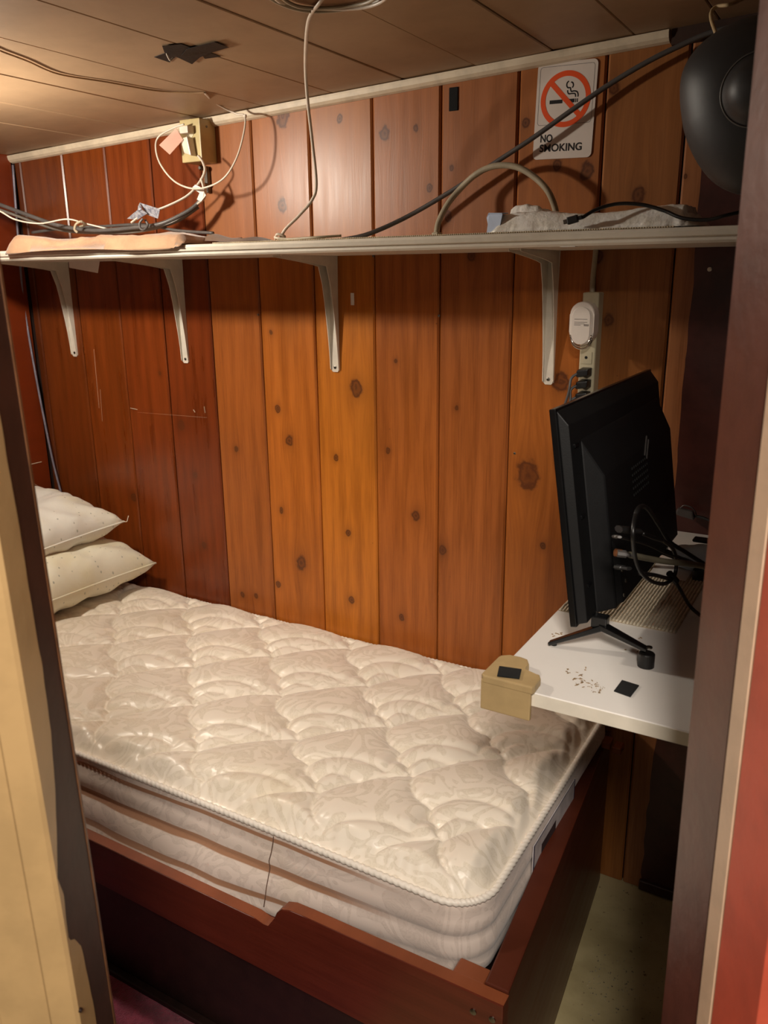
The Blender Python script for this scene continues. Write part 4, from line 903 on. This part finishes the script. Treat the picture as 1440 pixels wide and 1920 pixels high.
foot(1.135); foot(1.135+.40)
# plugs and leads on the back of the TV
xs = -.262
def ppos(px, py, x=xs): return X(px, py, x)
plist = [((1160, 992), (1200, 996), .0085, M_blackp, (40, 40, 36)), ((1157, 1037), (1190, 1041), .0085, M_dgrayc, 0), ((1157, 1063), (1180, 1066), .006, M_blackp, 0), ((1152, 1006), (1162, 1007), .004, M_dgrayc, 0)]
for k, (a, b_, r, m, _) in enumerate(plist):
    A = ppos(*a, xs-.012); Bp = ppos(*b_, xs+.010); B().tube([A, A+(Bp-A)*.5, A+(Bp-A)*.52, Bp], [r, r, r*.7, r*.7], 8, .6).build('connector', m, tv)
A = ppos(1157, 1038, xs-.011)
tc_ = thing('signal_cable', ppos(1250, 1052, -.23), 'thick olive-grey cable plugged into the back of the television', 'cable')
cord('cable', [ppos(1180, 1040, xs+.004), ppos(1215, 1047, -.245), ppos(1250, 1053, -.225), ppos(1290, 1057, -.20), ppos(1325, 1064, -.18), ppos(1380, 1085, -.14)], .0044, mat('olive_grey_vinyl', srgb(112, 106, 88), .45), tc_)
B().tube([ppos(1153, 1036, xs-.016), ppos(1166, 1038, xs-.006)], .0056, 10).build('copper_collar', mat('copper_ring', srgb(150, 96, 60), .4, .6), tc_)
bc = thing('coiled_power_lead', Z(1225, 1080, DZ), 'looped black power lead hanging behind the television onto the desk', 'cable')
cord('loop', [ppos(1205, 950, -.255), ppos(1192, 965, -.25), ppos(1187, 1000, -.245), ppos(1190, 1040, -.245), ppos(1200, 1070, -.24), ppos(1222, 1090, -.235), ppos(1248, 1094, -.23), ppos(1264, 1080, -.225), ppos(1268, 1055, -.225), ppos(1262, 1030, -.225), ppos(1245, 1015, -.23), ppos(1225, 1008, -.24), ppos(1205, 1000, -.25)], .0030, M_blackc, bc, n=10)
cord('loop', [ppos(1188, 985, -.25), ppos(1196, 955, -.25), ppos(1212, 952, -.25), ppos(1235, 985, -.245), ppos(1255, 1015, -.235), ppos(1285, 1035, -.215), ppos(1325, 1060, -.19), ppos(1370, 1085, -.16)], .0034, M_blackc, bc, n=10)
cord('loop', [ppos(1200, 1075, -.242), ppos(1226, 1078, -.235), ppos(1250, 1084, -.23), ppos(1262, 1086, -.228), ppos(1275, 1105, -.22), ppos(1295, 1138, -.21), Z(1325, 1163, DZ+.008), Z(1365, 1195, DZ+.004)], .0030, M_blackc, bc, n=10)
cord('loop', [ppos(1160, 1007, -.262), ppos(1180, 1012, -.255), ppos(1215, 1022, -.245), ppos(1250, 1038, -.23), ppos(1290, 1052, -.21), ppos(1330, 1072, -.19)], .0016, M_blackc, bc)
B().tube([ppos(1255, 1075, -.231), ppos(1268, 1090, -.222)], .0056, 8).build('cable_tie', M_blackp, bc)
# woven mat: every rib its own strand, joined
mx0, mx1 = -.407, -.215; my0, my1 = 1.262, 1.60
mr = thing('woven_mat', (-.31, 1.42, DZ), 'cream ribbed woven mat under and behind the television on the desk', 'mat')
B().box((mx0, my0, DZ+.0003), (mx1, my1, DZ+.0012)).build('backing', mat('mat_backing', srgb(196, 176, 148), .9), mr)
b = B(); nr = 34; st = (mx1-mx0)/nr
for i in range(nr):
    xx_ = mx0+(i+.5)*st; pts = [Vector((xx_+.0004*sin(k*1.7+i), my0+.001*sin(i*.5)+(my1-my0)*k/40, DZ+.0018+.0006*sin(k*3.0+i*1.57))) for k in range(41)]
    b.tube(pts, st*.40, 5, .55)
rb = b.build('ribs', mat('cream_woven_ribs', srgb(222, 210, 186), .85, var=.12, vs=160, bump=.8, bs=500), mr, True); rb['kind'] = 'stuff'
# wrapped bag / roll at the back of the desk
rl = thing('wrapped_roll', Z(1300, 1060, DZ), 'pale blue-white plastic wrapped roll lying on the mat behind the television', 'bag')
pa_, pb_ = Vector((-.285, 1.56, DZ+.028)), Vector((-.11, 1.60, DZ+.030))
b = B(); pts = [pa_+(pb_-pa_)*(k/24) for k in range(25)]; b.tube(pts, [.014+.012*sin(pi*min(1, (k+1.5)/8.0)*.5) for k in range(25)], 20, 1.0, fn=lambda i, a: 1+.05*sin(3*a+i*.9)+.03*sin(7*a-i*1.7))
b.build('wrapped_body', mat('pale_blue_film', srgb(196, 208, 216), .25, var=.05, vs=40, bump=.3, bs=60), rl, True)
p = Vector((-.235, 1.60, DZ+.052)); B().box((p.x-.022, p.y-.012, p.z), (p.x+.024, p.y+.012, p.z+.006), .002).build('black_cap_strip', M_blackp, rl)
o = B(); c4 = [Z(*q, DZ+.004) for q in ((1218, 1076), (1286, 1090), (1300, 1070), (1232, 1054))]; tag(o.prism(c4, (0, 0, .0015), .0004).build('envelope', M_paper), 'white envelope lying on the mat behind the television', 'envelope')
# charger on the wall ledge
ch = thing('power_brick', W(1290, 965, 1.80), 'small black power brick with a lead, hung on the brown wall behind the screen', 'charger')
p = W(1287, 962, 1.795); B().hexa([p+Vector(v) for v in ((-.022, -.010, -.004), (.018, -.010, -.012), (.018, .010, -.012), (-.022, .010, -.004), (-.018, -.008, .010), (.014, -.008, .006), (.014, .008, .006), (-.018, .008, .010))], .003, 2).build('brick', M_dgrayc, ch)
cord('lead', [p+Vector((.016, 0, -.004)), W(1322, 972, 1.79), W(1350, 985, 1.78)], .003, M_blackc, ch)
cord('lead', [p+Vector((-.016, 0, .004)), p+Vector((-.006, 0, .016)), p+Vector((.012, 0, .012)), p+Vector((.02, .005, -.002))], .0014, M_dgrayc, ch)

# ================================================================== FLOOR THINGS
def m_rug():
    t = NT('pink_carpet_pile'); co = t.coord(); t.set(col=t.mix(t.ss(t.noise(co, 40, 4), .35, .7), srgb(168, 62, 92), srgb(132, 44, 70)), rough=.95, sheen=.3); t.bump(t.noise(co, 350, 3), 1.0, .006); return t.m
rg = random.Random(9)
b = B(); nx_, ny_ = 110, 60
def rugf(u, v): return Vector((-2.38+u*1.66, .50+v*.455, .010+.0022*noise.noise(Vector((u*160, v*70, 0)))))
b.grid(rugf, nx_, ny_); b.box((-2.38, .50, .0005), (-.72, .955, .0085))
tag(b.build('carpet', m_rug(), None, True), 'deep pink carpet on the floor in front of the bunk', 'carpet')
b = B()
for i in range(260):
    px = rg.gauss(1130, 45) if i < 170 else rg.uniform(1040, 1240); py = rg.gauss(1835, 45) if i < 170 else rg.uniform(1670, 1915)
    if py > 1918 or py < 1665 or px > 1250: continue
    p = Z(px, py, .0006); 
    if p.x < -.34+(-.088)*(p.y-.945)+.02: continue
    s = rg.uniform(.0008, .0028); a = rg.uniform(0, pi); d_ = Vector((cos(a), sin(a), 0))*s; e_ = Vector((-sin(a), cos(a), 0))*s*.7
    b.prism([p+d_, p+e_, p-d_*.8, p-e_], (0, 0, .001))
o = b.build('floor_debris', mat('light_and_dark_grit', srgb(190, 180, 150), .8, vs=300, c2=srgb(40, 34, 28))); tag(o, 'grit and crumbs scattered on the painted floor beside the bed', 'debris', kind='stuff')
# bulb that lights the cabin
lb_ = thing('ceiling_bulb', Vector((LAMP.x, LAMP.y, zc(LAMP.x)-.03)), 'bare warm bulb in a ceiling socket above the bunk', 'lamp')
B().lathe([(.030, 0), (.030, -.008), (.018, -.012), (.018, -.034)], (LAMP.x, LAMP.y, zc(LAMP.x)-.0015), (0, 0, 1), 24).build('socket', M_ivory, lb_)
B().lathe([(.020, .050), (.055, .044), (.080, .032), (.078, .031), (.052, .041), (.018, .047)], LAMP, (0, 0, 1), 32).build('added_light_baffle', M_bracket, lb_, True)  # unseen disc added over the bulb to keep light off the ceiling
